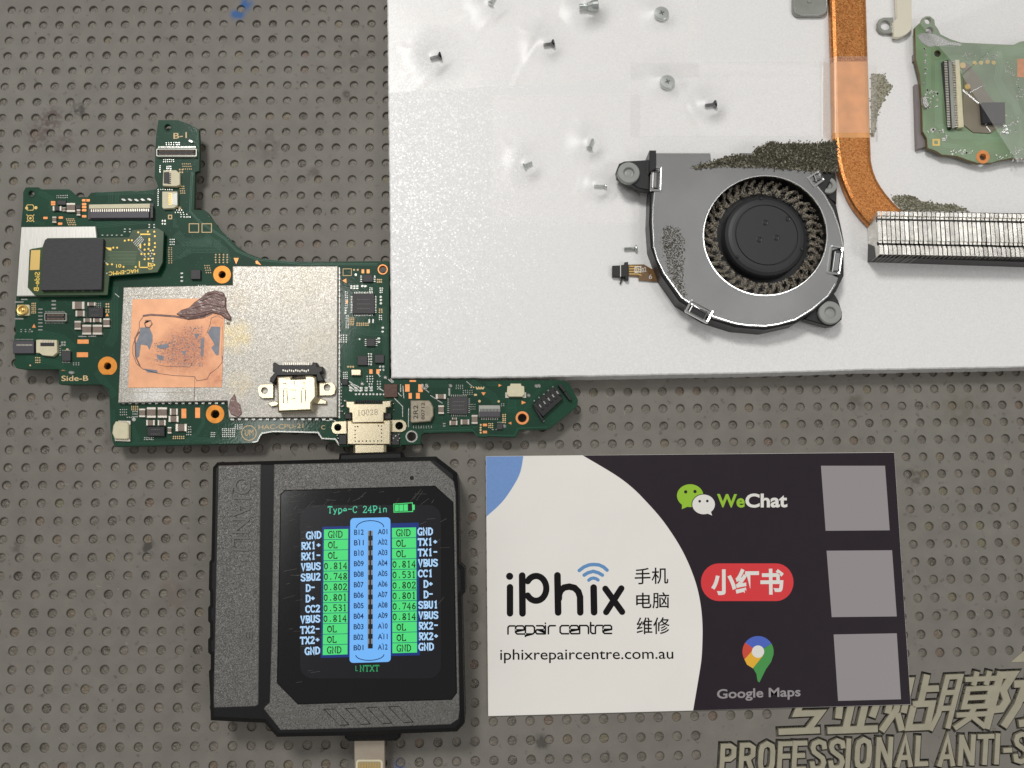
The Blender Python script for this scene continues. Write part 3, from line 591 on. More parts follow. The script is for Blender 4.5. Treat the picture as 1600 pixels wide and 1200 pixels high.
for a, wd in ((((265, 320), (330, 310), (420, 315), (560, 325), (690, 350), (820, 335), (900, 300)), 22), (((265, 325), (225, 380), (225, 440), (190, 520), (165, 600), (165, 680), (200, 770), (260, 820), (400, 860), (540, 880), (745, 890), (765, 930), (860, 915), (890, 860)), 7), (((285, 365), (330, 365), (345, 395), (320, 430), (285, 425), (275, 390), (290, 365)), 12), (((745, 890), (745, 1000), (738, 1105)), 4), (((225, 470), (185, 530), (190, 700), (230, 790)), 14), (((400, 780), (480, 795), (700, 800), (740, 740)), 5), (((860, 480), (890, 400), (900, 340), (960, 320), (1010, 350)), 6), (((890, 860), (960, 810), (1000, 760), (1005, 700)), 7), (((1005, 420), (1000, 600), (1000, 720)), 4)):
    mb.prism(outline(z3(*a), wd*.8/6), ZC, ZC+.09 if wd > 8 else ZC+.04, ch=.02)
mb.build('paste_rim', M['paste'], board)
mb = MB()
for a in (((235, 430), (320, 430), (350, 500), (350, 560), (320, 640), (300, 600), (240, 590), (225, 700), (190, 730), (185, 600), (225, 500)), ((900, 420), (985, 425), (980, 560), (970, 690), (945, 690), (900, 620), (930, 590), (865, 480)), ((385, 680), (455, 700), (450, 740), (400, 730)), ((800, 540), (835, 520), (825, 700), (805, 710)), ((620, 650), (665, 650), (650, 700)), ((270, 815), (390, 830), (400, 860), (300, 850)), ((380, 600), (500, 580), (500, 620), (420, 630)), ((740, 490), (790, 490), (760, 540))):
    mb.prism(z3(*a), ZC, ZC+.04, ch=.015)
rn = random.Random(11)
for k in range(1100):
    x = 520+300*rn.random()**.9; y = 420+380*rn.random()
    if x < 640 and y < 500: continue
    if rn.random() < .25: x = rn.uniform(370, 560); y = rn.uniform(560, 760)
    r = rn.uniform(1.5, 6.5)*(1.6 if rn.random() < .08 else 1); mb.flat(WP(z3(*[(x+r*rn.uniform(.5, 1)*math.cos(t*1.256), y+r*rn.uniform(.4, 1)*math.sin(t*1.256)) for t in range(5)]), ZC+.02), ZC+.012+.002*(k % 9), 1 if rn.random() < .35 else 0)
mb.build('paste_residue', [M['pasteg'], M['paste']], board, kind='stuff')
mb = MB(); q = Z(300, 380, 3.5294); mb.prism(q((235, 830), (245, 870), (265, 890), (275, 940), (255, 960), (215, 945), (200, 910), (210, 860)), ZS, ZS+.2, ch=.12); mb.prism(q((190, 435), (210, 435), (208, 448), (192, 446)), ZS, ZS+.15, ch=.03); mb.build('paste_smear', M['paste'], board)
# -- parts on the board
def box(name, m, pts, h, z=ZB, ch=.06, parent=board, side=None):
    mb = MB(); mb.prism(pts, z, z+h, ch=ch); return mb.build(name, m, parent)
def cap_(x0, y0, x1, y1, h=.55, horiz=None, z=ZB, end=.24, bm=None, a=0):
    """a ceramic capacitor: metal ends, brown body"""
    horiz = (x1-x0 >= y1-y0) if horiz is None else horiz; mb = MB(); c = ((x0+x1)/2, (y0+y1)/2)
    if horiz: e = (x1-x0)*end; A = rect(x0, y0, x0+e, y1); B = rect(x1-e, y0, x1, y1); C = rect(x0+e, y0+.5, x1-e, y1-.5)
    else: e = (y1-y0)*end; A = rect(x0, y0, x1, y0+e); B = rect(x0, y1-e, x1, y1); C = rect(x0+.5, y0+e, x1-.5, y1-e)
    mb.prism(rot(A, a, c), z, z+h, 0, ch=.07); mb.prism(rot(B, a, c), z, z+h, 0, ch=.07); mb.prism(rot(C, a, c), z, z+h-.04, 1)
    return mb.build('capacitor', [M['silver'], bm or M['cap']], board)
for c in ((112.5, 471, 132, 483), (117.5, 485, 132.5, 494.5), (136, 472, 149.5, 478), (116, 501, 126.5, 515), (130, 497, 143, 503.5), (145, 497, 158.5, 503.5), (161, 497, 171.5, 511), (128, 507, 142.5, 523), (144.5, 507, 159.5, 523)):
    cap_(*c, horiz=(c[3] > 506 and False) or (c[2]-c[0] > (c[3]-c[1])*1.1 and c[3] < 504))
for c in ((217, 638, 227, 652), (229, 636, 243.5, 653), (246, 636, 261, 653), (265, 638, 278, 648.5), (263, 649.5, 279, 659.5), (228, 656, 242, 665), (246, 656, 259, 665), (261.5, 667, 268, 677.5), (274, 662, 292, 674)):
    cap_(*c, horiz=c[0] > 262 and c[3] != 677.5 or c[1] == 656)
for c, h in (((680.5, 615.5, 697, 623.5), 1), ((684.5, 633, 694, 647), 0), ((702, 657, 715, 664.5), 1), ((719.5, 655, 733.5, 663.5), 1), ((736.5, 648, 746.5, 662.5), 0), ((706, 652, 714, 656), 1)):
    cap_(*c, horiz=bool(h))
z5 = Z(70, 290, 8)
for a, h in (((95, 255, 210, 315), 1), ((270, 215, 380, 330), 0), ((215, 270, 262, 320), 0), ((395, 295, 445, 375), 0), ((90, 385, 145, 465), 0)):
    (x0, y0), (x1, y1) = z5((a[0], a[1]), (a[2], a[3])); cap_(x0, y0, x1, y1, horiz=bool(h), bm=M['chipd'] if a[0] == 95 else None)
box('chip', M['chip'], z5(*rect(155, 185, 265, 240)), .5); box('chip', M['chip'], z5(*rect(385, 240, 450, 290)), .4)
box('chip', M['chipd'], rect(138, 480, 161, 496), .7); box('chip', M['chip'], rect(96.5, 549, 110, 564), .6)
box('chip', M['chip'], rect(298, 421.5, 313, 436), .7); box('chip', M['chipd'], rect(230, 667, 257, 681.5), .8)
box('chip', M['chip'], [(551, 458.5), (585, 458.5), (585, 490), (551, 490)], .6); box('chip', M['chip'], rect(567, 429, 582.5, 440.5), .5)
box('chip', M['chip'], rect(573, 529, 586, 541), .5); box('chip', M['chip'], rect(558.5, 556, 574, 570.5), .6); box('chip', M['chip'], rect(585.5, 554, 600, 567), .6)
box('chip', M['chipd'], rect(534, 592, 543.5, 601.5), .5); box('chip', M['chipb'], rect(600, 600, 621, 620.5), .6)
box('chip', M['chip'], rot(rect(702.5, 620, 731, 647), 1, (716, 633)), .6); box('chip', M['chip'], rect(776, 662, 785.5, 671), .5)
mb = MB(); mb.prism(rect(548.5, 577, 564, 586.5), ZB, ZB+.8, ch=.12); mb.build('crystal', M['steel'], board)
# pins round the chips
mb = MB()
def pins(x0, y0, x1, y1, n, w_, l_, horiz):
    for k in range(n):
        t = (k+.5)/n
        if horiz: x = x0+(x1-x0)*t; mb.prism(rect(x-w_/2, y0, x+w_/2, y0+l_), ZB, ZB+.1)
        else: y = y0+(y1-y0)*t; mb.prism(rect(x0, y-w_/2, x0+l_, y+w_/2), ZB, ZB+.1)
pins(553, 456, 583, 456, 12, 1.1, 2.5, True); pins(553, 490.6, 583, 490.6, 12, 1.1, 3, True); pins(585.3, 462, 585.3, 489, 11, 1.1, 3, False); pins(548, 462, 548, 489, 11, 1.1, 2.6, False)
pins(704, 616.5, 730, 616.5, 8, 1.2, 3, True); pins(704, 647.6, 730, 647.6, 8, 1.2, 3, True); pins(731.5, 622, 731.5, 646, 8, 1.2, 3, False); pins(699, 622, 699, 646, 8, 1.2, 3, False)
pins(144, 341, 236, 341, 34, 1, 2, True); pins(247, 228.5, 306, 228.5, 30, 1, 2.4, True); pins(247, 245, 306, 245, 30, 1, 2.4, True); pins(70, 486, 101, 486, 14, 1, 2, True); pins(70, 503.5, 101, 503.5, 14, 1, 2, True)
pins(97, 565, 110, 565, 6, 1.2, 2, True); pins(97, 546.5, 110, 546.5, 6, 1.2, 2, True); pins(24, 551, 52, 551, 14, 1, 2, True); pins(24, 529.5, 52, 529.5, 14, 1, 2, True); pins(751, 653, 779, 653, 8, 1.6, 3, True)
pins(563, 430, 563, 441, 4, 1.2, 2.6, False); pins(584, 430, 584, 441, 4, 1.2, 2.6, False); pins(777, 659, 785, 659, 4, 1.2, 2, True); pins(570, 529, 570, 541, 4, 1.2, 2.6, False); pins(587, 529, 587, 541, 4, 1.2, 2.6, False)
mb.build('solder_pins', M['solder'], board, kind='stuff')
# connectors
def grp(name, pts, h, m, z=ZB, ch=.06, holes=(), hd=None):
    mb = MB(); mb.prism(pts, z, z+h, ch=ch, holes=holes, hd=hd); return mb.build(name, m, board)
b_ = grp('flex_connector', [(138, 319.5), (240, 317.5), (241, 343), (137, 343)], .35, M['grayp'])
mb = MB(); mb.prism([(139, 319.5), (234, 318), (234, 325), (139, 326)], ZB+.35, ZB+.95, ch=.05); mb.build('connector_bar', M['cream'], b_)
mb = MB(); mb.prism([(140, 330.8), (233, 329.8), (233, 340.5), (140, 341)], ZB+.35, ZB+.85, ch=.1); mb.build('latch', M['grayp'], b_)
mb = MB()
for k in range(27): x = 142+k*3.42; mb.prism(rect(x, 326.2, x+1.9, 331.4), ZB+.35, ZB+.75)
mb.build('contact_row', M['silver'], b_)
mb = MB(); mb.prism(rect(234.5, 322, 239.5, 341), ZB+.35, ZB+.9, ch=.1); mb.build('end_block', M['black'], b_)
def mezz(x0, y0, x1, y1, n):
    mb = MB(); mb.prism(rrect(x0, y0, x1, y1, 2), ZB, ZB+.7, ch=.05, holes=[rrect(x0+1.5, y0+1.5, x1-1.5, y1-1.5, 1.2)], hd=ZB+.2); b = mb.build('socket', M['haze'], board)
    mb = MB(); mb.prism(rect(x0+2.3, y0+2.5, x1-2.3, y1-2.5), ZB, ZB+.22); mb.prism(rect(x0+5, (y0+y1)/2-1.2, x1-5, (y0+y1)/2+1.2), ZB+.2, ZB+.55, ch=.05); mb.build('socket_core', M['chip'], b)
    mb = MB()
    for k in range(n):
        x = x0+4+(x1-x0-8)*(k+.3)/n
        mb.prism(rect(x, y0+2.2, x+1, (y0+y1)/2-1.6), ZB+.22, ZB+.5); mb.prism(rect(x, (y0+y1)/2+1.6, x+1, y1-2.2), ZB+.22, ZB+.5)
    mb.build('contact_row', M['cap'], b)
mezz(244, 232, 307.5, 244.5, 30); mezz(69, 488.5, 104, 502, 14)
z1 = Z(230, 180, 6)
b_ = grp('white_connector', z1((150, 515), (270, 515), (305, 545), (305, 650), (270, 665), (145, 660)), .9, M['cream'])
mb = MB(); mb.prism(z1((155, 535), (205, 530), (210, 640), (155, 640)), ZB+.6, ZB+.96)
for k in range(6): y = 545+k*18; mb.prism(z1((190, y), (222, y), (222, y+8), (190, y+8)), ZB+.6, ZB+.99)
mb.build('contact_slot', M['chip'], b_)
b_ = grp('white_connector', z1((140, 715), (280, 715), (280, 850), (245, 870), (150, 875), (140, 860)), .8, M['cream'])
mb = MB(); mb.prism(z1((225, 740), (282, 725), (284, 845), (225, 840)), ZB+.6, ZB+.86, ch=.04); mb.build('latch', M['haze'], b_)
mb = MB()
for k in range(6): y = 735+k*19; mb.prism(z1((200, y), (235, y), (235, y+7), (200, y+7)), ZB+.8, ZB+.9)
mb.build('contact_row', M['gold'], b_)
# round antenna socket
mb = MB(); mb.prism(rrect(26.5, 476, 46, 493, 2), ZB, ZB+.45, ch=.06); b_ = mb.build('antenna_socket', M['cream'], board)
mb = MB(); x, y = W(34.5, 484, ZB+.9); mb.lathe(x, y, [(1.15, ZB+.4), (1.15, ZB+1.0), (1.0, ZB+1.08), (.78, ZB+1.05), (.74, ZB+.6), (.3, ZB+.6), (.28, ZB+.95), (.1, ZB+1.0)], m=0); mb.build('socket_barrel', M['gold'], b_, smooth=False)
# side connectors
b_ = grp('flex_connector', rect(20, 532.5, 53, 552), .7, M['grayp'])
mb = MB()
for k in range(12): x = 26+k*2.1; mb.prism(rect(x, 537.8, x+1.1, 540.4), ZB+.7, ZB+.8)
mb.build('contact_row', M['silver'], b_)
z2 = Z(15, 455, 7.744)
b_ = grp('white_connector', z2((320, 590), (360, 585), (570, 590), (575, 740), (520, 785), (400, 775), (355, 745), (320, 745)), .85, M['cream'])
mb = MB(); mb.prism(z2((372, 622), (540, 622), (540, 665), (372, 665)), ZB+.5, ZB+.9); mb.build('contact_slot', M['chipd'], b_)
mb = MB()
for k in range(5): x = 385+k*32; mb.prism(z2((x, 625), (x+16, 590), (x+26, 590), (x+10, 625)), ZB+.85, ZB+.93)
mb.build('contact_row', M['silver'], b_)
mb = MB(); z6 = Z(165, 620, 6.154)
mb.prism(z6((95, 235), (205, 245), (220, 270), (220, 400), (190, 410), (85, 405), (62, 350), (70, 280)), ZB-.1, ZB+1.2, ch=.18); b_ = mb.build('white_connector', M['cream'], board)
mb = MB(); mb.prism(z6((120, 228), (240, 230), (240, 268), (205, 268), (205, 243), (120, 240)), ZB, ZB+.5, ch=.05); mb.prism(z6((85, 408), (205, 414), (205, 380), (236, 380), (236, 430), (90, 425)), ZB, ZB+.5, ch=.05); mb.build('mounting_tab', M['silver'], b_)
z8 = Z(640, 585, 5.926)
b_ = grp('flex_connector', z8((640, 285), (840, 285), (840, 398), (640, 398)), .5, M['haze'])
mb = MB(); mb.prism(z8((645, 345), (838, 345), (838, 392), (645, 392)), ZB+.5, ZB+.8, ch=.06)
for k in range(14): x = 655+k*13; mb.prism(z8((x, 318), (x+6, 318), (x+6, 345), (x, 345)), ZB+.5, ZB+.62)
mb.build('latch', M['grayp'], b_)
b_ = grp('white_connector', z8((935, 85), (1030, 85), (1035, 105), (1060, 110), (1065, 180), (1040, 205), (920, 205), (900, 180), (905, 110), (930, 105)), 1.0, M['cream'])
mb = MB(); mb.prism(z8(*rect(885, 165, 920, 218)), ZB, ZB+.25, ch=.04); mb.prism(z8(*rect(1045, 165, 1080, 218)), ZB, ZB+.25, ch=.04); mb.build('mounting_tab', M['silver'], b_)
# black five-way battery socket, turned
BA = z8((1140, 275), (1385, 92), (1500, 240), (1235, 430))
mb = MB(); mb.prism(z8((1140, 282), (1330, 115), (1420, 225), (1235, 392)), ZB, ZB+1.1, ch=.08); b_ = mb.build('battery_socket', M['black'], board)
mb = MB()
for k in range(5):
    x, y = 1195+k*40, 283-k*31; mb.prism(z8((x, y), (x+10, y-7), (x+28, y+18), (x+18, y+25)), ZB+1.1, ZB+1.36)
mb.build('contact_blade', M['bead'], b_)
mb = MB()
for k in range(6):
    x, y = 1178+k*40, 268-k*33; mb.prism(z8((x, y), (x+22, y-18), (x+70, y+45), (x+52, y+62)), ZB+1.1, ZB+1.32, ch=.04)
mb.build('socket_rib', M['black'], b_)
mb = MB(); mb.prism(z8((1375, 100), (1395, 92), (1505, 235), (1480, 240)), ZB, ZB+1.0, ch=.05); mb.prism(z8((1140, 292), (1160, 278), (1245, 425), (1225, 432)), ZB, ZB+.9, ch=.05); mb.build('side_arm', M['black'], b_)
mb = MB()
for x, y in ((1155, 245), (1200, 215), (1245, 185), (1285, 150), (1328, 118), (1490, 232), (1240, 430)): mb.prism(z8(*circ(x, y, 11, n=8)), ZB, ZB+.35, ch=.1)
mb.build('solder_joint', M['solder'], b_)
# inductor with its marking
zi = Z(510, 580, 8.571)
mb = MB(); mb.prism(z8((8, 240), (180, 240), (200, 262), (218, 300), (220, 380), (190, 435), (20, 448), (8, 435)), ZB, ZB+1.3, ch=.15); b_ = mb.build('inductor', M['ind'], board)
mb = MB(); text(mb, '2R2', z8((78, 415))[0], z8((78, 285))[0], z8((35, 415))[0], ZB+1.312, off=.01); mb.build('marking', M['ink'], b_); mb = MB(); text(mb, '80712', z8((140, 418))[0], z8((140, 260))[0], z8((108, 418))[0], ZB+1.312, off=.01)
mb.build('marking', M['ink'], b_)
# bare pads
for r in ((121, 530.5, 138.5, 537), (120, 550.5, 137.5, 558), (283.5, 638.5, 291, 653.5), (305, 637, 312.5, 653), (640, 594, 650, 596.6), (633, 600.5, 640, 612), (653.5, 600.5, 660.5, 612.5), (638.5, 614, 643.5, 623), (650, 614, 656, 623), (577, 577, 582, 584), (588, 577, 593, 584), (565, 421, 569, 427), (573, 421, 577.5, 427), (540.5, 469, 543.5, 474), (754.5, 662, 761, 666), (754.5, 673, 761, 677)):
    mb = MB(); mb.prism(rect(*r), ZB, ZB+.03); mb.build('copper_pad', M['orange'], board)
mb = MB()
for tri in (((541, 435), (535, 438.5), (541.5, 442.5)), ((365, 403), (373, 403), (369, 413)), ((399, 408), (402, 407), (408, 414), (400, 412)), ((98, 578), (103, 579), (95.5, 579)), ((50, 512), (56, 512), (53, 506)), ((165, 494), (170, 494), (167.5, 489)), ((752, 613), (759, 613), (755.5, 618)), ((815, 626), (822, 629), (815, 632)), ((779, 600), (784, 602), (779, 604.5)), ((794, 661), (799, 659), (799, 663.5))): mb.prism(list(tri), ZB, ZB+.03)
for x, y in ((131.5, 313), (137, 313), (131.5, 319), (131.5, 323.5), (131.5, 328.5), (131.5, 338), (95, 340), (94, 349.5), (71, 340.5), (83, 316), (83, 319)): mb.prism(rrect(x-3.4, y-1.8, x+3.4, y+1.8, 1), ZB, ZB+.05)
mb.build('small_copper_pads', M['orange'], board, kind='stuff')
# outlined squares and marks
mb = MB()
def frame(x0, y0, x1, y1, t, z=ZB+.02): mb.prism(rect(x0, y0, x1, y1), z-.02, z, holes=[rect(x0+t, y0+t, x1-t, y1-t)])
frame(295, 349, 311, 363.5, 1.2); frame(315, 349, 331, 363.5, 1.2); frame(262.5, 335.5, 269, 342.5, 1.6)
mb.build('outlined_square', M['silk'], board)
mb = MB(); frame(535.5, 419.5, 549.5, 431, 1.0); text(mb, 'B-1', (271, 217), (292, 215.5), (271, 208), ZB+.02, off=.012); mb.build('printed_text', M['silk'], board); mb = MB(); text(mb, 'Side-B', (96, 595.5), (138, 595), (96, 587), ZB+.02, off=.012); mb.build('printed_text', M['silk'], board); mb = MB(); text(mb, 'HAC-CPU-21', (404, 671), (474, 668.5), (404, 664), ZB+.02)
mb.build('printed_text', M['silk'], board)
mb = MB(); mb.prism(circ(389, 676.5, 12, n=36), ZB, ZB+.02, holes=[circ(389, 676.5, 10.8, n=36)]); mb.build('approval_ring', M['silk'], board); mb = MB(); text(mb, 'UM', (382.5, 681), (396, 680.5), (382.5, 671.5), ZB+.02); mb.build('printed_text', M['silk'], board); mb = MB(); text(mb, 'C', (502, 671), (508, 671), (502, 664.5), ZB+.02)
mb.build('printed_text', M['silk'], board)
# small solder pads and via rows, too many to pick apart
mb = MB(); mo = MB(); rn = random.Random(21)
def pads(x0, y0, nx, ny, dx, dy, sx, sy=None, m=mb, skew=0, jit=.2):
    sy = sy or sx
    for a in range(nx):
        for b in range(ny):
            x = x0+a*dx+b*skew+rn.uniform(-jit, jit); y = y0+b*dy+rn.uniform(-jit, jit)
            m.prism(rrect(x-sx/2, y-sy/2, x+sx/2, y+sy/2, min(sx, sy)*.3, 1), ZB, ZB+.06)
pads(260, 223, 5, 2, 3.8, 3, 1.6); pads(278, 223, 2, 2, 2, 3, 1.6); pads(256, 249.5, 6, 2, 3, 3, 1.5); pads(261, 260, 3, 3, 3, 3, 1.8); pads(285, 256, 5, 3, 3, 4, 1.7, m=mo, skew=1); pads(250, 259, 1, 4, 3, 3.2, 2); pads(281, 265, 2, 2, 4, 4, 2.6, m=mo); pads(281, 291, 3, 4, 3, 3.6, 1.9, m=mo, skew=.5)
pads(247, 296, 1, 9, 3, 3.1, 1.8); pads(251, 296, 6, 1, 3.6, 3, 1.6); pads(281, 325, 1, 1, 1, 1, 4.2, m=mo); pads(270, 324, 4, 3, 4, 4, 1.8, skew=2); pads(283, 335, 3, 2, 4.4, 4, 1.8); pads(254, 345, 2, 2, 4, 4.6, 2.4, 3); pads(291, 339, 3, 1, 3, 3, 1.8)
pads(89, 305.5, 7, 2, 2.7, 3.2, 1.6); pads(104, 342, 5, 4, 2.8, 3, 1.8, m=mo, skew=1); pads(195, 358, 2, 2, 8, 4, 3, 1.4); pads(160, 367.5, 5, 1, 7.5, 3, 3, 1.3); pads(233, 351, 2, 2, 8, 4, 2.6, 1.6); pads(266, 374, 3, 3, 3, 4, 1.8); pads(264, 387, 2, 8, 4, 3.4, 1.8, 1.6, m=mo); pads(310, 446, 4, 3, 3.4, 3, 1.6)
pads(337, 398, 4, 4, 6, 4, 2.4, 2.4, m=mo); pads(320, 415, 3, 4, 3.4, 3.6, 1.8, m=mo, skew=.8); pads(284, 427, 1, 3, 3, 6, 4, 2.4)
pads(50, 474, 3, 6, 2.6, 3, 2, 1.6, m=mo); pads(63, 483, 1, 7, 3, 5.4, 7, 1.8); pads(84, 470, 1, 3, 3, 6, 7, 2.6); pads(33, 515, 3, 2, 7, 3.2, 2.6, 1.8); pads(46, 518, 2, 1, 4, 3, 3, 2.4); pads(94, 541, 1, 5, 3, 3.4, 2.6, 1.8); pads(56, 559, 3, 3, 3, 3.6, 2.2, 1.8, m=mo); pads(47, 571, 1, 1, 3, 3, 2.6, m=mo); pads(166, 475, 2, 2, 3.6, 4, 2.6, m=mo); pads(166, 484, 2, 2, 3.6, 3.4, 2.4, m=mo); pads(30, 472, 1, 2, 3, 26, 14, 2.2); pads(38, 468, 1, 1, 3, 3, 10, 2)
pads(115, 567, 3, 2, 4, 3, 2); pads(129, 525.5, 2, 1, 15, 3, 13, 1.6); pads(148, 474, 4, 3, 3, 3, 1.6); pads(85, 546, 2, 1, 20, 3, 4, 3, m=mo); pads(97, 535, 2, 2, 4, 4, 3.4)
pads(188, 640, 4, 3, 3.2, 4, 1.8); pads(206, 635, 4, 3, 3, 2.6, 1.8, m=mo); pads(208, 643, 3, 3, 3, 4, 2); pads(226, 684, 6, 2, 2.6, 2.8, 1.6); pads(271, 682, 6, 2, 3.2, 3, 2, m=mo); pads(292, 667, 3, 4, 3, 4, 1.7); pads(199, 652, 3, 1, 3, 3, 1.8); pads(330, 676, 3, 3, 2.6, 3, 1.6); pads(348, 670, 7, 5, 3, 3, 1.8); pads(368, 664, 4, 3, 3.4, 3, 1.8); pads(209, 655, 1, 1, 3, 3, 6)
pads(553, 421.5, 2, 1, 6, 3, 3.2, m=mo); pads(556, 429, 1, 1, 3, 3, 3.6); pads(549, 447, 3, 2, 4.6, 3.2, 3.4, 2.4); pads(566, 447, 2, 1, 5, 3, 4.2, 3); pads(578, 450, 2, 3, 3, 2.6, 1.8); pads(590, 437, 3, 2, 2.8, 3.6, 2.6, 2.4, m=mo); pads(594, 450, 2, 3, 3, 3.4, 2.2); pads(595, 464, 1, 3, 3, 5, 3.6, 3.4); pads(593, 483, 2, 3, 3.4, 2.6, 2.4, 1.8, m=mo); pads(593, 493, 2, 3, 3, 3, 2); pads(540, 456, 2, 9, 2.4, 3, 1.6, 1.4); pads(540, 481, 1, 3, 3, 4, 3); pads(541, 493, 2, 9, 3, 2.4, 1.8, 1.4); pads(547, 497, 3, 5, 2.6, 2.6, 2.2, 1.8, m=mo); pads(558, 505, 6, 2, 3.4, 3, 2.4, 2.2, m=mo); pads(577, 500, 2, 2, 6, 3, 2.6, 3.4); pads(598, 512, 1, 2, 3, 6, 4, 3); pads(592, 529, 1, 2, 3, 5, 4.6, 3); pads(562, 530, 1, 1, 3, 3, 2.6); pads(533, 524, 3, 4, 4, 3.4, 2.2); pads(576, 553, 2, 5, 4, 4, 2.6); pads(537, 582, 3, 4, 2.6, 3, 1.8); pads(544, 573, 3, 1, 4, 3, 3, m=mo)
pads(574, 588, 3, 3, 4, 4, 2.2); pads(577, 600, 2, 2, 4, 4, 2.4); pads(548, 606, 5, 2, 8, 4, 5, 3); pads(594, 573, 2, 2, 5, 5, 3); pads(590, 596, 2, 4, 4, 4, 2); pads(556, 616, 10, 1, 5.5, 3, 3.4, 3); pads(528, 600, 3, 8, 2.6, 5, 1.6); pads(660, 602, 2, 2, 6, 4, 4)
pads(713, 602, 4, 3, 3.2, 2.6, 1.5); pads(702, 608, 1, 4, 3, 3, 3); pads(724, 610, 5, 3, 3.4, 3, 1.5); pads(736, 605, 6, 1, 4, 3, 2, m=mo); pads(746, 607, 3, 1, 4, 3, 4.4, 2.6, m=mo); pads(743, 617, 1, 1, 3, 3, 5, 3, m=mo); pads(749, 627, 1, 1, 3, 3, 4, m=mo); pads(779, 627, 1, 1, 3, 3, 3.6, m=mo); pads(736, 632, 3, 3, 3, 3.6, 1.5); pads(786, 648, 2, 5, 3.4, 3, 2.2, m=mo); pads(764, 662, 3, 3, 2.8, 3, 1.9, m=mo); pads(751, 664, 1, 4, 3, 4, 3, m=mo); pads(693, 662, 2, 2, 2, 3.6, 2); pads(784, 631, 2, 2, 3, 3, 1.8); pads(770, 671, 2, 1, 6, 3, 3, 1.8); pads(646, 666, 8, 2, 4, 2.4, 1.4)
for x, y in ((838, 603.5), (842, 603), (826, 618), (704, 603), (667, 604), (663, 607), (788, 666), (602, 590), (566, 600)):
    r = 3.4; x_, y_ = W(x, y, ZB); r *= .135; mb.lathe(x_, y_, [(r, ZB), (r*.85, ZB+.16), (r*.4, ZB+.26)], n=10)
for x, y in ((193, 312), (203, 312), (213, 312.5), (223, 312), (233, 311.5), (298, 220.5)):
    o = rot(circ(x, y, 4.2, 2.3, n=12), 20, (x, y)); mb.prism(o, ZB, ZB+.35, ch=.12)
x_, y_ = 107, 576; mb.prism(rot(circ(111, 582, 5, 3, n=12), 5, (111, 582)), ZB, ZB+.4, ch=.15)
mb.build('solder_pads', M['solder'], board, kind='stuff'); mo.build('gold_pads', M['silk'], board, kind='stuff')
# fine tracks under the solder mask
mb = MB(); kz = 0
def bus(pts, n, sp, wd=.6, z=ZB, m=mb):
    global kz
    for k in range(n):
        kz += 1; q = [Vector(p) for p in pts]; o = []
        for i in range(len(q)):
            a = q[max(0, i-1)]; b = q[min(len(q)-1, i+1)]; d = (b-a).normalized(); nn = Vector((-d.y, d.x)); o.append(tuple(q[i]+nn*sp*(k-(n-1)/2)))
        m.stroke(o, wd, z+.006+.0015*(kz % 5), cap=0)
bus([(300, 268), (297, 330), (310, 345), (350, 372), (370, 392), (400, 405), (470, 412), (590, 413)], 2, 2.2, 1.0); bus([(262, 400), (300, 385), (345, 385)], 9, 2.4); bus([(320, 368), (352, 392), (356, 410)], 5, 2.2); bus([(275, 364), (288, 378), (330, 378)], 6, 2.4)
bus([(150, 352), (190, 348), (235, 345)], 4, 2.4); bus([(150, 303), (240, 300)], 3, 2); bus([(173, 300), (173, 317)], 3, 3); bus([(183, 303), (183, 317)], 3, 2.4); bus([(60, 300), (80, 310), (80, 330)], 4, 2.2); bus([(40, 330), (45, 345), (70, 350)], 3, 2)
bus([(178, 448), (178, 520), (170, 540)], 6, 2.4); bus([(60, 520), (100, 530), (115, 545)], 6, 2.2); bus([(40, 560), (80, 565), (100, 572)], 5, 2.2); bus([(150, 580), (165, 600), (180, 620)], 5, 2.4); bus([(176, 640), (176, 690)], 4, 2.2)
bus([(315, 632), (318, 660), (308, 678), (290, 690)], 4, 1.6); bus([(205, 665), (215, 690)], 5, 2); bus([(300, 685), (350, 690), (380, 690)], 4, 1.8); bus([(184, 693), (320, 690)], 2, 2)
bus([(545, 540), (545, 600)], 6, 2.6); bus([(555, 590), (556, 612)], 7, 2.4); bus([(600, 480), (602, 560), (592, 600)], 4, 2); bus([(555, 514), (575, 520), (600, 520)], 5, 2.2); bus([(535, 505), (538, 530)], 3, 2); bus([(570, 575), (572, 610)], 5, 3)
bus([(665, 600), (700, 600)], 4, 3); bus([(735, 598), (770, 620), (775, 630)], 7, 2); bus([(800, 622), (800, 640)], 6, 2.2); bus([(730, 650), (745, 668)], 4, 2); bus([(790, 640), (808, 640)], 4, 2.4); bus([(664, 665), (700, 668), (735, 668)], 3, 2.4); bus([(760, 600), (778, 600)], 3, 2.2); bus([(845, 605), (820, 640)], 2, 3); bus([(662, 673.5), (738, 671.5), (745, 680), (804, 680), (809, 669), (855, 667)], 1, 2, 1.2)
nv = 0
while nv < 520:
    x, y = rn.uniform(22, 900), rn.uniform(190, 696)
    if not inside((x, y), BO) or inside((x, y), SH) or (30 < x < 258 and 350 < y < 464) or (520 < x < 640 and y > 620): continue
    nv += 1; mb.flat(WP(circ(x, y, rn.uniform(.6, 1.0), n=6), ZB), ZB+.016)
for _ in range(60):
    x, y = rn.uniform(22, 900), rn.uniform(190, 690)
    if not inside((x, y), BO) or inside((x, y), SH): continue
    a = rn.choice((0, math.pi/2, math.pi/4, -math.pi/4)); l = rn.uniform(8, 26); x2, y2 = x+l*math.cos(a), y+l*math.sin(a)
    if inside((x2, y2), BO) and not inside((x2, y2), SH): bus([(x, y), (x2, y2), (x2+6, y2)], rn.choice((1, 2, 3)), 1.9, .5)
mb.build('copper_tracks', M['trace'], board, kind='stuff')
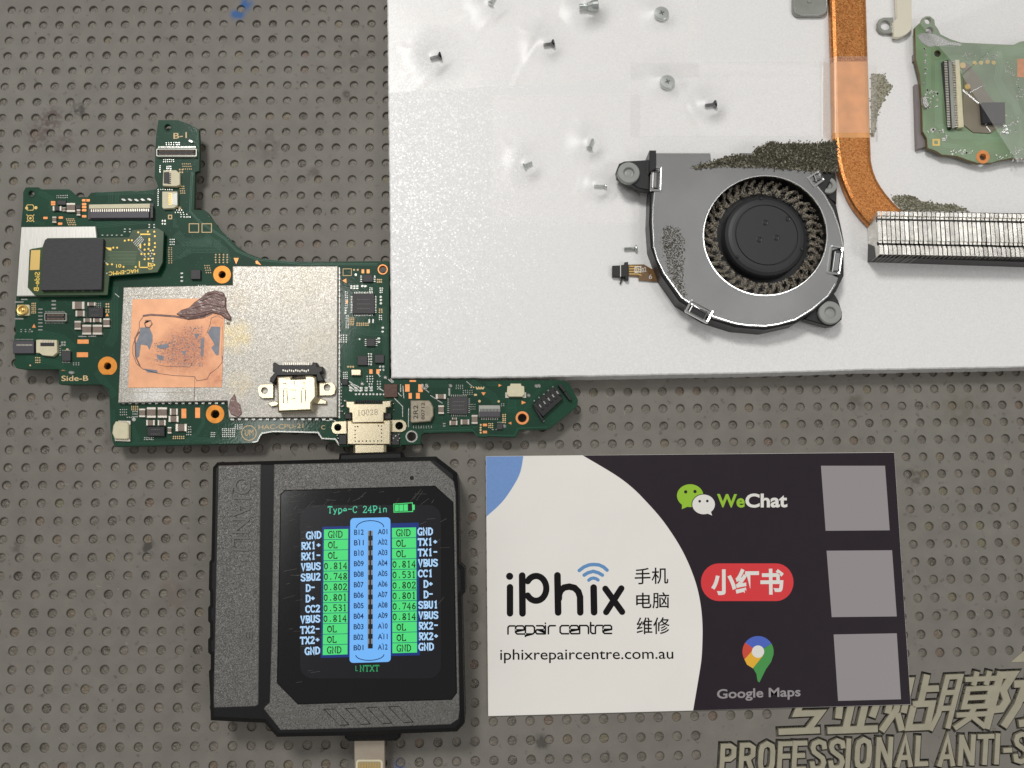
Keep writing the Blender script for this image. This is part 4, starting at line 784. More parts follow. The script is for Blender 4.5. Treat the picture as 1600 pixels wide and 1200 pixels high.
# faint laser marks on the larger chips
for x, y, w1, h1, t in ((568, 474, 20, 14, 3), (716, 633, 18, 12, 3), (149, 488, 12, 8, 2), (243, 674, 14, 7, 2)):
    mb = MB()
    for q in range(t):
        yy = y-h1/2+h1*q/(t-1); xx = x-w1/2
        while xx < x+w1/2: l = rn.uniform(1, 3); mb.flat(WP(rect(xx, yy, xx+l, yy+1.1), ZB+.8), ZB+.82 if t == 2 else ZB+.612); xx += l+1
    mb.build('laser_mark', M['slate'], board, kind='stuff')
mb = MB()
for a in (((548, 600), (556, 606), (563, 612)), ((545, 602), (553, 609)), ((590, 604), (599, 611)), ((621, 613), (627, 619)), ((616, 622), (629, 635), (629, 651)), ((638.5, 638), (638, 667)), ((626, 601), (626, 612)), ((629.5, 603), (631, 622)), ((607, 593), (613, 598)), ((590, 584), (594, 588)), ((663, 607), (670, 613)), ((673, 618), (691, 630)), ((729, 596), (738, 604)), ((180, 459), (186, 464)), ((610, 592), (615, 597)), ((546, 596), (551, 600), (560, 604), (566, 610)), ((531, 662), (522, 657), (505, 657))):
    mb.stroke(list(a), 1.3, ZB+.05, cap=3, h=.05)
mb.build('bare_tracks', M['solder'], board)
# thick bright solder lip along the lower rim by the port
mb = MB(); mb.stroke([(395, 691), (402, 689.6), (406, 681), (409, 677), (426, 674), (452, 674.6), (497, 675.6), (503, 685), (524, 686), (530, 695)], 2.0, ZB+.12, cap=4, h=.12); mb.build('solder_rim', M['solder'], board)
# -- soldered socket
zp = Z(510, 580, 8.571)
ZP = ZB+1.9
mb = MB(); mb.prism(zp((275, 658), (340, 658), (345, 690), (765, 690), (770, 652), (860, 648), (855, 985), (275, 985)), ZB-1.2, ZP-.15, ch=.2, holes=[]); sock = mb.build('usb_socket', M['steel'], board)
mb = MB(); mb.prism(zp((262, 388), (285, 402), (375, 402), (378, 434), (745, 434), (745, 398), (835, 392), (862, 386), (862, 480), (800, 492), (800, 560), (768, 562), (766, 684), (345, 694), (340, 562), (302, 556), (302, 500), (262, 482)), ZB, ZP, ch=.15); mb.build('shell_plate', M['steel'], sock)
mb = MB(); mb.prism(zp((270, 665), (272, 840), (115, 842), (80, 820), (62, 760), (80, 690), (115, 672)), ZB, ZB+.35, ch=.08, holes=[zp(*circ(152, 752, 50, n=24))]); mb.prism(zp((865, 650), (1020, 650), (1060, 680), (1078, 730), (1060, 790), (1010, 818), (868, 815)), ZB, ZB+.35, ch=.08, holes=[zp(*circ(975, 730, 54, n=24))]); mb.build('mounting_ear', M['steel'], sock)
mb = MB()
dots = [(385, 743), (420, 741), (697, 733), (738, 733), (385, 793), (385, 846), (385, 890), (738, 780), (738, 830), (738, 880)]+[(385+k*50.5, 938-k*.8) for k in range(8)]
for x, y in dots: mb.flat(WP(zp(*circ(x, y, 10, n=8)), ZP-.14), ZP-.142)
mb.build('weld_dots', M['ink'], sock)
mb = MB(); text(mb, '10028', zp((430, 600))[0], zp((690, 585))[0], zp((430, 520))[0], ZP+.008); mb.build('engraved_number', M['engr'], sock)
mb = MB()
for x, y in ((150, 860), (160, 900), (180, 960), (215, 880), (240, 930), (870, 850), (900, 900), (930, 870), (970, 850), (960, 930), (250, 570), (290, 610), (820, 580), (850, 610), (225, 470), (215, 540), (900, 440), (905, 520), (880, 400), (250, 400), (980, 900), (880, 960)):
    x_, y_ = W(*zp((x, y))[0], ZB); r = rn.uniform(.16, .36); mb.lathe(x_, y_, [(r, ZB), (r*.9, ZB+.3), (r*.4, ZB+.45)], n=9)
mb.build('solder_blob', M['solder'], sock)
mb = MB(); mb.prism(zp(*rect(245, 560, 335, 640)), ZB, ZB+.9, ch=.1); mb.prism(zp(*rect(770, 560, 870, 640)), ZB, ZB+.9, ch=.1); mb.prism(zp(*rect(165, 850, 272, 985)), ZB, ZB+.5, ch=.1); mb.prism(zp(*rect(862, 835, 980, 990)), ZB, ZB+.4, ch=.1)
for k in range(12): x = 385+k*30; mb.prism(zp(*rect(x, 385, x+16, 425)), ZB, ZB+.5, ch=.05)
mb.build('socket_insert', M['black'], sock)
# -- memory module on its own little board (carried by the main board's socket)
ZM = ZB+1.5
mb = MB(); mb.prism([(33, 354.5), (149, 353.5), (151, 371), (151, 461), (25.5, 462.5)], ZB+.1, ZB+.9, ch=.1); mb.build('bright_shield', M['tinw'], board)
module = MB(); module.prism([(161, 371), (201, 370.5), (207, 359), (247, 356.5), (256, 362), (254, 410), (246, 425.5), (171, 431.5), (168, 461), (55, 462), (43, 449), (46, 390), (50, 388.5), (66, 386), (70, 375), (74, 372)], ZM-.6, ZM, ch=.05, side=1)
module = module.build('memory_module', [M['green2'], M['edge']], board)
mb = MB(); mb.prism([(72, 373.5), (161.5, 373), (158.5, 452.5), (64, 453.5), (68, 384), (70, 376)], ZM, ZM+.9, ch=.06); mb.build('memory_chip', M['brushed'], module)
mb = MB(); mb.prism([(48.5, 391), (63, 390.5), (61.5, 421.5), (46.5, 422)], ZM, ZM+.03); mb.build('gold_contact', M['gold'], module)
mb = MB(); text(mb, 'HAC-EMMC', (216, 420), (170, 424.5), (216, 426), ZM+.02, off=.012); text(mb, '01', (189.5, 412.5), (181.5, 413), (189.5, 418), ZM+.02, off=.012)
text(mb, 'Side-B', (55, 455), (53.5, 424), (61.5, 455), ZM+.02, off=.012) if False else text(mb, 'Side-B', (62.5, 425), (60.5, 455), (54.5, 425), ZM+.02, off=.012)
text(mb, 'GND', (232, 424), (236, 410), (239, 424), ZM+.02) if False else text(mb, 'ND', (240, 411), (238, 421), (233, 411), ZM+.02, off=.01)
mb.prism([(165, 386.5), (174, 387), (174, 391.5), (170, 391)], ZM, ZM+.02)
for r in ((219, 365, 235, 367), (217, 408, 218.6, 418), (217, 417, 232, 418.6), (231, 410, 232.8, 418.6), (232, 372, 234.5, 377), (218, 381, 220.5, 388), (231.5, 379, 234.5, 384)): mb.prism(rect(*r), ZM, ZM+.02)
for x, y in ((216, 363), (231, 362), (241, 362), (242, 369), (242, 380), (242, 386), (226, 382), (226, 390), (232, 389), (239, 391), (241, 397), (232, 396.5), (226, 397), (221, 397), (226, 405), (232, 404.5), (239, 404), (201, 375), (206, 375.5), (195, 376), (177, 387), (183, 387), (168, 413), (175, 413), (193, 417), (212, 417), (241, 414)): mb.prism(circ(x, y, 1.6, n=8), ZM, ZM+.04)
mb.build('gold_marks', M['silkg'], module)
mb = MB()
for k in range(4): mb.stroke([(208+k*2.2, 380+k*2), (220+k*1.6, 368+k*2)], 1.0, ZM+.03, cap=0)
for k in range(10): mb.stroke([(166+rn.uniform(0, 6), 393+k*2.2), (215-k*.5, 393+k*2.2)], .45, ZM+.012, cap=0, m=1)
for k in range(4): mb.stroke([(216+k*2, 388+k*2), (222+k*2, 396+k*2)], 1.0, ZM+.03, cap=0)
for x, y in ((162, 404), (163, 408), (166, 411), (235, 392), (237, 396), (235, 400), (237, 404), (239, 408), (167, 427), (161, 431)): mb.prism(circ(x, y, 1.3, n=7), ZM, ZM+.06)
for k in range(6): mb.prism(rect(76+k*13, 454, 79+k*13, 455.2), ZM, ZM+.1)
mb.build('module_tracks', [M['solder'], M['green3']], module)
# small printed figures by the left corner
mb = MB(); mb.prism(rrect(41, 319.5, 53, 329, 3), ZB, ZB+.02, holes=[rrect(42, 320.5, 52, 328, 2.4)]); mb.prism(circ(41.5, 325, 2.4, n=10), ZB, ZB+.024); mb.prism(circ(56, 324.5, 2.6, n=10), ZB, ZB+.024)
mb.prism(circ(47.5, 341, 5.2, n=18), ZB, ZB+.02, holes=[circ(47.5, 341, 4, n=18)]); mb.prism(circ(47.5, 341, 2, n=10), ZB, ZB+.05)
for k in range(4): a = math.radians(45+90*k); mb.stroke([(47.5+5.5*math.cos(a), 341+5.5*math.sin(a)), (47.5+8.5*math.cos(a), 341+8*math.sin(a))], 1.2, ZB+.025, cap=0)
mb.build('antenna_pad', M['gold'], board)
# ------------------------------------------------------------------ loose port lying on the shield
zl = Z(395, 555, 8.571); Z0 = ZS+.02; Z1 = ZS+2.9
port = thing('usb_port', 'loose gold and steel charging port with two eared tabs lying on the shield', 'charging port', 463, 610, Z0)
mb = MB(); mb.prism(zl((322, 285), (520, 275), (525, 310), (690, 305), (690, 270), (780, 268), (845, 290), (850, 560), (790, 640), (790, 742), (335, 762), (330, 650)), Z0, Z1, ch=.35); mb.build('port_shell', M['steel'], port)
mb = MB(); mb.prism(zl((62, 440), (80, 405), (120, 388), (275, 385), (275, 575), (130, 578), (80, 545)), Z0+.25, Z0+.75, ch=.08, holes=[zl(*circ(157, 473, 48, n=24))]); mb.prism(zl((890, 365), (1060, 362), (1100, 400), (1112, 450), (1095, 520), (1050, 540), (890, 542)), Z0+.25, Z0+.75, ch=.08, holes=[zl(*circ(995, 432, 48, n=24))]); mb.build('port_ear', M['steel'], port)
mb = MB(); mb.prism(zl((272, 100), (300, 95), (350, 130), (790, 130), (800, 92), (860, 100), (862, 150), (935, 150), (935, 215), (900, 235), (960, 345), (860, 350), (850, 265), (330, 275), (275, 380), (225, 350), (232, 300), (290, 235), (265, 215)), Z0, Z0+2.2, ch=.15); mb.build('port_base', M['black'], port)
mb = MB()
for k in range(13): x = 400+k*28; mb.prism(zl(*rect(x, 98, x+12, 135)), Z0+.6, Z0+.9); mb.prism(zl(*rect(x, 190+6*(k % 3), x+13, 214+6*(k % 3))), Z0+2.2, Z0+2.35)
mb.build('port_pin', M['silver'], port)
mb = MB()
for a in (((410, 460), (410, 640)), ((455, 470), (470, 640)), ((650, 470), (650, 640)), ((705, 460), (705, 620)), ((410, 450), (455, 450)), ((660, 448), (700, 440)), ((400, 378), (445, 375), (445, 405)), ((660, 372), (700, 370), (700, 395)), ((410, 318), (690, 312)), ((505, 465), (580, 468)), ((510, 590), (575, 575)), ((555, 350), (555, 395))):
    mb.stroke(zl(*a), .9 if len(a) > 2 or abs(a[0][0]-a[1][0]) > 30 else 1.1, Z1+.006, cap=0)
mb.build('port_slot', M['ink'], port)
mb = MB(); mb.prism(zl((205, 630), (300, 610), (345, 640), (330, 675), (250, 690), (210, 660)), Z0, Z0+.7, ch=.12); mb.prism(zl((765, 590), (850, 560), (985, 610), (985, 655), (800, 655)), Z0, Z0+.7, ch=.12); mb.build('port_leg', M['steel'], port)
# ------------------------------------------------------------------ foam sheet
ZF = 5.0
FO = [(604, -60), (605, 0), (606.5, 150), (608.5, 300), (610, 450), (611, 590.5), (762, 590), (900, 588), (1180, 583), (1350, 578), (1600, 573.5), (1700, 571.5), (1700, -60)]
mb = MB(); w_ = WP(FO, ZF); fo = []
rn = random.Random(9)
for a, b in zip(w_, w_[1:]+w_[:1]):
    n = max(1, int(math.hypot(a[0]-b[0], a[1]-b[1])/.9)); d = Vector((b[0]-a[0], b[1]-a[1])); nn = Vector((-d.y, d.x)).normalized()
    for k in range(n): t = k/n; j = rn.uniform(-.05, .05); fo.append((a[0]+d.x*t+nn.x*j, a[1]+d.y*t+nn.y*j))
mb.prism(fo, .02, ZF, ch=.25, px=False); foam = mb.build('foam_sheet', M['foam'])
tag(foam, 'white packing foam sheet with loose parts taped on top, filling the upper right', 'foam sheet')
# ------------------------------------------------------------------ fan
ZH = ZF+5.2
fan = thing('cooling_fan', 'round silver and black blower fan clogged with brown dust on the foam', 'fan', 1195, 370, ZF)
zf = Z(940, 210, 3.636)
plate = zf((308, 105), (618, 105), (622, 152), (785, 135), (785, 105), (1332, 112), (1332, 170), (1262, 205), (1225, 285), (1270, 340), (1320, 430), (1352, 520), (1368, 600), (1372, 640), (1310, 660), (1296, 790), (1345, 815), (1330, 860), (1290, 920), (1200, 1000), (1100, 1058), (1000, 1085), (930, 1095), (840, 1092), (760, 1080), (640, 1048), (600, 1030), (450, 930), (350, 790), (310, 700), (293, 640), (285, 500), (287, 400), (295, 330), (305, 320))
HC = (1195.8, 368); hole = [(HC[0]+96*math.cos(t), HC[1]+93*math.sin(t)) for t in [2*math.pi*k/72 for k in range(72)]]
mb = MB(); mb.prism(plate, ZH-.35, ZH, ch=.06, holes=[hole]); plo = mb.build('cover_plate', M['fanp'], fan)
mb = MB()
rim = [(HC[0]+97.3*math.cos(t), HC[1]+94.3*math.sin(t)) for t in [2*math.pi*k/72 for k in range(72)]]
mb.prism(rim, ZH-.3, ZH+.12, holes=[hole])
for seg in (zf((302, 330), (293, 420), (290, 500), (298, 640), (318, 710), (356, 788), (455, 925), (600, 1022), (760, 1073), (840, 1084), (930, 1087), (1000, 1077), (1100, 1050), (1195, 992), (1285, 915), (1325, 850)), zf((1372, 640), (1364, 590), (1345, 520), (1315, 435), (1265, 345), (1228, 300)), zf((308, 108), (618, 108))): mb.stroke(seg, 1.3, ZH+.05, cap=3, h=.1)
mb.build('rim_bead', M['bead'], fan)
HB = zf((296, 162), (1335, 165), (1335, 200), (1270, 330), (1335, 400), (1362, 520), (1378, 600), (1378, 800), (1335, 890), (1300, 930), (1200, 1015), (1100, 1072), (930, 1110), (760, 1095), (600, 1045), (440, 945), (338, 800), (280, 640), (270, 500), (276, 330))
mb = MB(); mb.prism(HB, ZF+.02, ZH-.36, ch=.3, holes=[hole], hd=ZF+.6); mb.flat(WP([(HC[0]+108*math.cos(t), HC[1]+108*math.sin(t)) for t in [2*math.pi*k/48 for k in range(48)]], ZF+.6), ZF+.6); mb.build('housing', M['black'], fan)
mb = MB(); mb.prism(zf((272, 90), (310, 90), (310, 195), (272, 215)), ZF+.1, ZH+.9, ch=.12); mb.build('upright_wall', M['black'], fan)
def lug(pts, cx, cy, r, zt, label=None):
    mb = MB(); mb.prism(pts, zt-2.0, zt, ch=.2); mb.build('mounting_lug', M['black'], fan)
    x, y = W(cx, cy, zt+.9); r *= .131; mb = MB()
    mb.lathe(x, y, [(r, zt-.2), (r, zt+.7), (r*.93, zt+.9), (r*.52, zt+.95), (r*.46, zt+.8), (r*.42, zt+.4), (r*.3, zt+.35), (r*.2, zt+.4)], n=32); g = mb.build('rubber_grommet', M['grom'], fan, smooth=False); return g
lug(zf((100, 165), (130, 152), (275, 143), (275, 318), (215, 308), (130, 262), (90, 240), (84, 205)), 982.6, 269.5, 18.2, ZF+4.4)
lug(zf((1150, 1050), (1240, 960), (1320, 900), (1345, 940), (1368, 1010), (1366, 1050), (1325, 1085), (1290, 1090)), 1297.5, 488, 19, ZF+3.6)
lug(zf((1240, 230), (1330, 215), (1338, 300), (1335, 395), (1300, 370), (1255, 320)), 1294.5, 289, 14.5, ZF+3.8)
# clips pressed into the plate
def clip(pts, ins):
    o = WP(pts, ZH+.2); i1 = inset(o, .22); i2 = inset(o, .5); mb = MB(); mb.wall(o, ZH-.05, inset(o, .05), ZH+.2); mb.wall(inset(o, .05), ZH+.2, i1, ZH+.3); mb.wall(i1, ZH+.3, i2, ZH+.2); mb.wall(i2, ZH+.2, inset(o, .6), ZH+.03); mb.build('pressed_clip', M['bead'], fan)
    q = WP(ins, ZH+.1); mb = MB(); mb.prism(q, ZH-.1, ZH+.03, px=False); mb.build('clip_gap', M['black'], fan)
    q2 = inset(q, .2); mb = MB(); mb.wall(q2, ZH, q2, ZH+.3); mb.wall(q2, ZH+.3, inset(q2, .14), ZH+.34); mb.wall(inset(q2, .14), ZH+.34, inset(q2, .3), ZH+.15); mb.flat(inset(q2, .3), ZH+.15); mb.build('clip_tab', M['fanp'], fan)
def rp(cx, cy, w2, h2, a, r=3): return rot(rrect(cx-w2, cy-h2, cx+w2, cy+h2, r), a, (cx, cy))
clip(rp(1025.5, 279, 9.5, 20, 2), rp(1023.6, 281, 5.6, 14.5, 2, 1.5)); clip(rp(1093, 486, 21, 12, 28), rp(1090.5, 488.5, 15, 7.4, 28, 1.5)); clip(rp(1305, 406, 11, 23, 8), rp(1307.5, 409, 7, 17, 8, 1.5)); clip(rp(1275, 279, 11, 10, -35), rp(1278, 276, 7, 6.5, -20, 1.5))
# rotor
hx, hy = W(1197.5, 367.4, ZF+4.6)
mb = MB(); mb.lathe(hx, hy, [(8.95, ZF+.8), (8.95, ZF+3.3), (8.7, ZF+3.9), (8.1, ZF+4.3), (7.4, ZF+4.45), (6.85, ZF+4.5), (6.78, ZF+4.3), (6.55, ZF+4.3), (6.48, ZF+4.54), (.5, ZF+4.6)], n=64); hub = mb.build('rotor_hub', M['hub'], fan)
mb = MB()
for px_, py_, r in ((1196.3, 348, 5.2), (1187, 374.5, 5.2), (1213.5, 371.5, 5.2), (1231, 342, 4.6)):
    x, y = W(px_, py_, ZF+4.6); r *= .128; mb.lathe(x, y, [(r, ZF+4.6), (r*.8, ZF+4.66), (r*.55, ZF+4.62), (r*.3, ZF+4.62)], n=16)
mb.build('hub_dimple', M['black'], hub)
mb = MB()
for px_, py_ in ((1189.5, 310), (1152.5, 401), (1253, 389)):
    x, y = W(px_, py_, ZF+4.48); mb.lathe(x, y, [(.36, ZF+4.4), (.28, ZF+4.52), (.1, ZF+4.52)], n=10)
mb.build('balance_plug', M['chipd'], hub)
mb = MB(); mb.lathe(hx, hy, [(13.4, ZF+.7), (13.4, ZF+1.0), (8.9, ZF+1.0)], n=64, cap=False); mb.build('rotor_disc', M['black'], fan)
NB = 43; bl = MB(); A0 = []
for k in range(7):
    t = k/6; r = 10.3+3.0*t; a = -.10*t*t+.02*t; A0.append((r*math.cos(a), r*math.sin(a)))
bo = outline(A0, .16, cap=0); bl.prism(bo, 0, 1.7, px=False)
blade0 = bl.build('fan_blade', M['hub'], fan, origin=(0, 0, 0)); blade0.location = Vector((hx, hy, ZF+1.0))-wloc(fan)
for k in range(1, NB):
    c = blade0.copy(); COL.objects.link(c); c.parent = fan; c.location = blade0.location; c.rotation_euler = (0, 0, 2*math.pi*k/NB)
mb = MB(); rn = random.Random(2)
for k in range(NB):
    a0 = 2*math.pi*k/NB
    for t in range(260):
        q_ = rn.random(); r = 10.1+2.9*q_; a = a0+rn.gauss(0, .016+.016*(1-q_))-.12*q_*q_+.03+.018*math.sin(k*2.3+q_*7); x, y = hx+r*math.cos(a), hy+r*math.sin(a); z = ZF+1.7+rn.uniform(0, 1.4); s = rn.uniform(.08, .32)
        th = rn.uniform(0, 6.28); ph = rn.uniform(-.5, .9); d = (s*math.cos(th), s*math.sin(th), s*ph*.6); wv = .05
        mb.face([(x-wv, y, z), (x+wv, y+wv, z), (x+d[0], y+d[1], z+d[2])])
        mb.face([(x, y-wv, z), (x+d[0]*.4, y+d[1]*.4, z+.1), (x-d[1]*.7, y+d[0]*.7, z+rn.uniform(-.1, .2))])
mb.build('dust_fluff', M['dust'], fan, kind='stuff')
# flat cable and its plug
ZK = ZF+.5
mb = MB(); mb.prism([(981, 413.5), (1006, 413), (1018, 420), (1030, 422), (1030, 440), (998, 438), (998, 432), (981, 431)], ZK-.3, ZK, ch=.02); flex = mb.build('flat_cable', M['flex'], fan)
mb = MB()
for k in range(4): mb.stroke([(983, 416+k*4), (996, 416+k*4), (1002, 418+k*4)], 1.1, ZK+.01, cap=0)
mb.build('cable_track', M['gold'], flex)
mb = MB(); mb.prism([(991.5, 417), (1002, 415.5), (1002, 425), (991.5, 426.5)], ZK, ZK+.02, holes=[[(992.8, 418.3), (1000.8, 417), (1000.8, 423.8), (992.8, 425)]]); text(mb, '02', (1003, 426), (1010, 424), (1002.5, 419), ZK+.02); text(mb, '6', (1014, 436), (1019, 435.5), (1014, 429), ZK+.02); mb.stroke([(995, 419), (995, 424)], 1, ZK+.024, cap=0); mb.stroke([(998, 418.6), (998, 423.6)], 1, ZK+.024, cap=0)
mb.build('cable_print', M['white'], flex)
mb = MB(); mb.prism([(957, 415), (969, 414.5), (969, 432), (957, 431.5)], ZF+.05, ZF+1.2, ch=.1); mb.prism([(970.6, 414), (976, 413.5), (976, 409.5), (981.5, 409), (982, 437), (977, 437), (976.5, 432.5), (970.6, 432.5)], ZF+.05, ZF+1.3, ch=.1); mb.prism([(971, 432), (974.5, 432), (970.5, 443), (968.5, 443)], ZF+.05, ZF+.6); mb.build('cable_plug', M['black'], fan)
mb = MB(); mb.prism([(969, 415), (970.6, 415), (970.6, 432), (969, 432)], ZF+.05, ZF+1.1); mb.build('plug_line', M['white'], fan)
# crumbled seal foam
def crumbs(poly, n, s0, s1, z, m, name, parent, base=True, hz=.5):
    mb = MB(); rn = random.Random(len(poly)*7+n); xs = [p[0] for p in poly]; ys = [p[1] for p in poly]
    if base: mb.prism(poly, z, z+.08)
    c = 0
    while c < n:
        p = (rn.uniform(min(xs), max(xs)), rn.uniform(min(ys), max(ys)))
        p2 = (p[0]+rn.gauss(0, 1.9), p[1]+rn.gauss(0, 1.9))
        if not inside(p, poly): continue
        c += 1; x, y = W(*p2, z); s = rn.uniform(s0, s1); a = rn.uniform(0, 6.28); h = z+rn.uniform(.05, hz)
        vs = [(x+s*rn.uniform(.6, 1)*math.cos(a+t*1.571), y+s*rn.uniform(.6, 1)*math.sin(a+t*1.571)) for t in range(4)]; top = (x+rn.uniform(-.08, .08), y+rn.uniform(-.08, .08), h+s*.8)
        for t in range(4): mb.face([(*vs[t], z if t % 2 else h*.7+z*.3), (*vs[(t+1) % 4], z), top])
    return mb.build(name, m, parent, kind='stuff')
SF = zf((500, 190), (600, 165), (690, 132), (760, 118), (850, 122), (872, 80), (930, 55), (960, 42), (1020, 52), (1100, 48), (1200, 52), (1335, 38), (1340, 210), (1220, 212), (1100, 200), (900, 186), (700, 182), (560, 192))
crumbs(SF, 4200, .13, .26, ZH+.02, M['resid'], 'seal_foam_crumbs', fan, hz=.6)
crumbs(zf((355, 525), (440, 535), (470, 600), (465, 700), (460, 800), (480, 930), (440, 900), (400, 830), (360, 700), (345, 620)), 900, .1, .2, ZH+.02, M['resid'], 'seal_foam_crumbs', fan, base=False, hz=.25)
# ------------------------------------------------------------------ heat pipe with its fins
sink = thing('heat_sink', 'copper heat pipe ending in a block of thin bright fins', 'heat sink', 1370, 340, ZF)
LP_ = [(1294, -40), (1298, 0), (1299.5, 50), (1301, 96), (1302, 150), (1303.5, 215), (1308, 250), (1313, 272), (1320, 292), (1328, 310), (1337, 325), (1350, 341), (1366, 357)]
RP_ = [(1352, -40), (1354.5, 0), (1356, 50), (1357.5, 96), (1359, 150), (1361, 215), (1362.5, 250), (1366, 266), (1371, 279), (1378, 291), (1386, 302), (1396, 314), (1411, 329)]
ZPI = ZF+2.0
def strip(i0, i1, z1, m, name, parent):
    mb = MB(); P = []
    for i in range(i0, i1+1):
        a = Vector(W(*LP_[i], z1)); b = Vector(W(*RP_[i], z1)); P.append([(a.x, a.y, ZF+.3), (a.x, a.y, z1-.55), (*(a+(b-a)*.04), z1-.18), (*(a+(b-a)*.12), z1), (*(a+(b-a)*.5), z1-.02), (*(a+(b-a)*.88), z1), (*(a+(b-a)*.96), z1-.15), (b.x, b.y, z1-.55), (b.x, b.y, ZF+.3)])
    for q in range(len(P)-1):
        for k in range(8): mb.face([P[q][k], P[q+1][k], P[q+1][k+1], P[q][k+1]])
    return mb.build(name, m, parent, smooth=False)
pipe = strip(0, 3, ZPI, M['pipe'], 'heat_pipe', sink); strip(3, 5, ZPI, M['pipel'], 'heat_pipe', sink)['label'] = 'paler matt stretch of pipe under tape'; strip(5, 12, ZPI, M['pipe'], 'heat_pipe', sink)
crumbs([(1361, 115), (1380, 116), (1388, 130), (1395, 136), (1384, 150), (1372, 175), (1366, 214), (1361, 214)], 260, .2, .4, ZF, M['residp'], 'pale_foam_crumbs', sink, hz=.05)
crumbs([(1393, 308), (1415, 306), (1426, 306), (1440, 314), (1470, 320), (1490, 319), (1515, 330), (1412, 330), (1400, 320)], 900, .14, .28, ZF, M['residp'], 'pale_foam_crumbs', sink, hz=.25)
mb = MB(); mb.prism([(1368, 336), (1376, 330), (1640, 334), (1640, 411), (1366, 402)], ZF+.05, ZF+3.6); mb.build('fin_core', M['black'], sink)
FT = ZF+6.2
def fin_mesh():
    m = MB()
    def ux(px): return px*.1305
    y = lambda v: -v*.1305
    # upright sheet
    segs = ((0, 8, 0), (8, 17, -1.3), (17, 50, -.25), (50, 57, -1.3), (57, 73, 0))
    for a, b, dz in segs:
        m.prism([(0, y(b)), (.11, y(b)), (.11, y(a)), (0, y(a))], -6.0, dz, px=False)
    # tabs folded over at the top
    for a, b, dz in ((0, 7, 0), (19, 48, -.25), (60, 73, 0)):
        m.prism([(.11, y(b)), (.79, y(b)), (.79, y(a)), (.11, y(a))], dz-.12, dz-.02, px=False)
    for a, b, dz in ((7, 11, -.45), (14.5, 19, -.4), (48, 52.5, -.6), (56.5, 60, -.35)):
        m.prism([(.11, y(b)), (.84, y(b)), (.84, y(a)), (.11, y(a))], dz-.12, dz, px=False)
    return m
f0 = fin_mesh().build('fin', M['fin'], sink, origin=(0, 0, 0)); P0 = Vector(W(1371, 330, FT)); P1 = Vector(W(1603, 334.5, FT)); dv = (P1-P0)/33; an = math.atan2(dv.y, dv.x)
for k in range(36):
    o = f0 if k == 0 else f0.copy()
    if k: COL.objects.link(o); o.parent = sink
    p = P0+dv*k; o.location = Vector((p.x, p.y, FT))-wloc(sink); o.rotation_euler = (0, 0, an+random.uniform(-.004, .004))
    o.rotation_euler[1] = random.uniform(-.06, .06)
# ------------------------------------------------------------------ second board
ZG = ZF+2.2
b2 = thing('small_circuit_board', 'pale green board fragment with a black chip, under clear film at upper right', 'circuit board', 1500, 160, ZF)
zg = Z(1420, 10, 4.615)
O2 = zg((45, 150), (90, 110), (100, 82), (125, 70), (155, 70), (185, 95), (190, 135), (210, 160), (230, 200), (300, 235), (380, 260), (560, 268), (700, 275), (760, 275), (800, 255), (900, 235), (1010, 240), (1010, 1090), (831, 1098), (740, 1095), (660, 1110), (600, 1128), (500, 1130), (430, 1110), (350, 1080), (240, 1070), (200, 1045), (135, 1020), (130, 950), (100, 900), (95, 700), (80, 500), (50, 380))
mb = MB(); mb.prism(O2, ZG-.9, ZG, ch=.06, side=1, holes=[zg(*circ(138, 103, 24, n=20)), zg(*circ(150, 175, 28, n=20)), zg(*circ(207, 340, 24, n=20)), zg(*circ(535, 1085, 24, n=20))]); mb.build('substrate', [M['green3'], mat('worn_board_edge', (112, 98, 62), .5)], b2)
ringpart(1535.9, 245, 10.5, 5.6, M['orange'], z=ZG, sub=b2)
mb = MB(); mb.prism(zg(*circ(207, 340, 48, n=28)), ZG, ZG+.03, holes=[zg(*circ(207, 340, 30, n=24))]); mb.build('screw_ring', M['green3'], b2)
mb = MB(); mb.prism(zg((395, 405), (430, 410), (530, 540), (545, 590), (600, 670), (640, 700), (690, 840), (650, 865), (590, 915), (465, 908), (392, 850)), ZG, ZG+.25, ch=.04); mb.build('flex_window', M['flexg'], b2)
mb = MB(); mb.prism(zg((525, 692), (695, 690), (698, 845), (535, 840)), ZG+.1, ZG+1.2, ch=.06); mb.build('chip', M['chipd'], b2)
mb = MB(); mb.prism(zg((245, 395), (290, 385), (312, 880), (290, 875)), ZG, ZG+.9, ch=.05); b_ = mb.build('board_connector', M['black'], b2)
mb = MB(); mb.prism(zg((286, 390), (312, 388), (335, 875), (312, 880)), ZG, ZG+1.0, ch=.05); mb.build('latch', M['haze'], b_)
mb = MB(); mb.prism(zg((335, 385), (365, 385), (398, 870), (358, 875)), ZG, ZG+1.0, ch=.05); mb.build('connector_bar', M['cream'], b_)
mb = MB()
for k in range(40):
    y = 395+k*12; x = 312+k*.55; mb.prism(zg((x, y), (x+22, y), (x+22, y+5), (x, y+5)), ZG+.4, ZG+.85)
    x = 255+k*.6; mb.prism(zg((x, y), (x+22, y), (x+22, y+5), (x, y+5)), ZG+.9, ZG+.96)
mb.build('contact_row', M['silver'], b_)
mb = MB()
for x, y, r in ((390, 425, 22), (425, 578, 20), (477, 407, 15), (522, 407, 15), (568, 400, 16), (613, 405, 16)): mb.prism(zg(*circ(x, y, r, n=14)), ZG, ZG+.3 if r > 19 else ZG+.05, ch=.03)
mb.prism(zg(*rect(170, 955, 225, 1005)), ZG, ZG+.03, holes=[zg(*rect(183, 968, 210, 992))]); mb.build('gold_pad', M['gold'], b2)
mb = MB(); mb.prism(zg(*rect(783, 378, 900, 510)), ZG, ZG+.04); mb.build('copper_pad', M['orange'], b2)
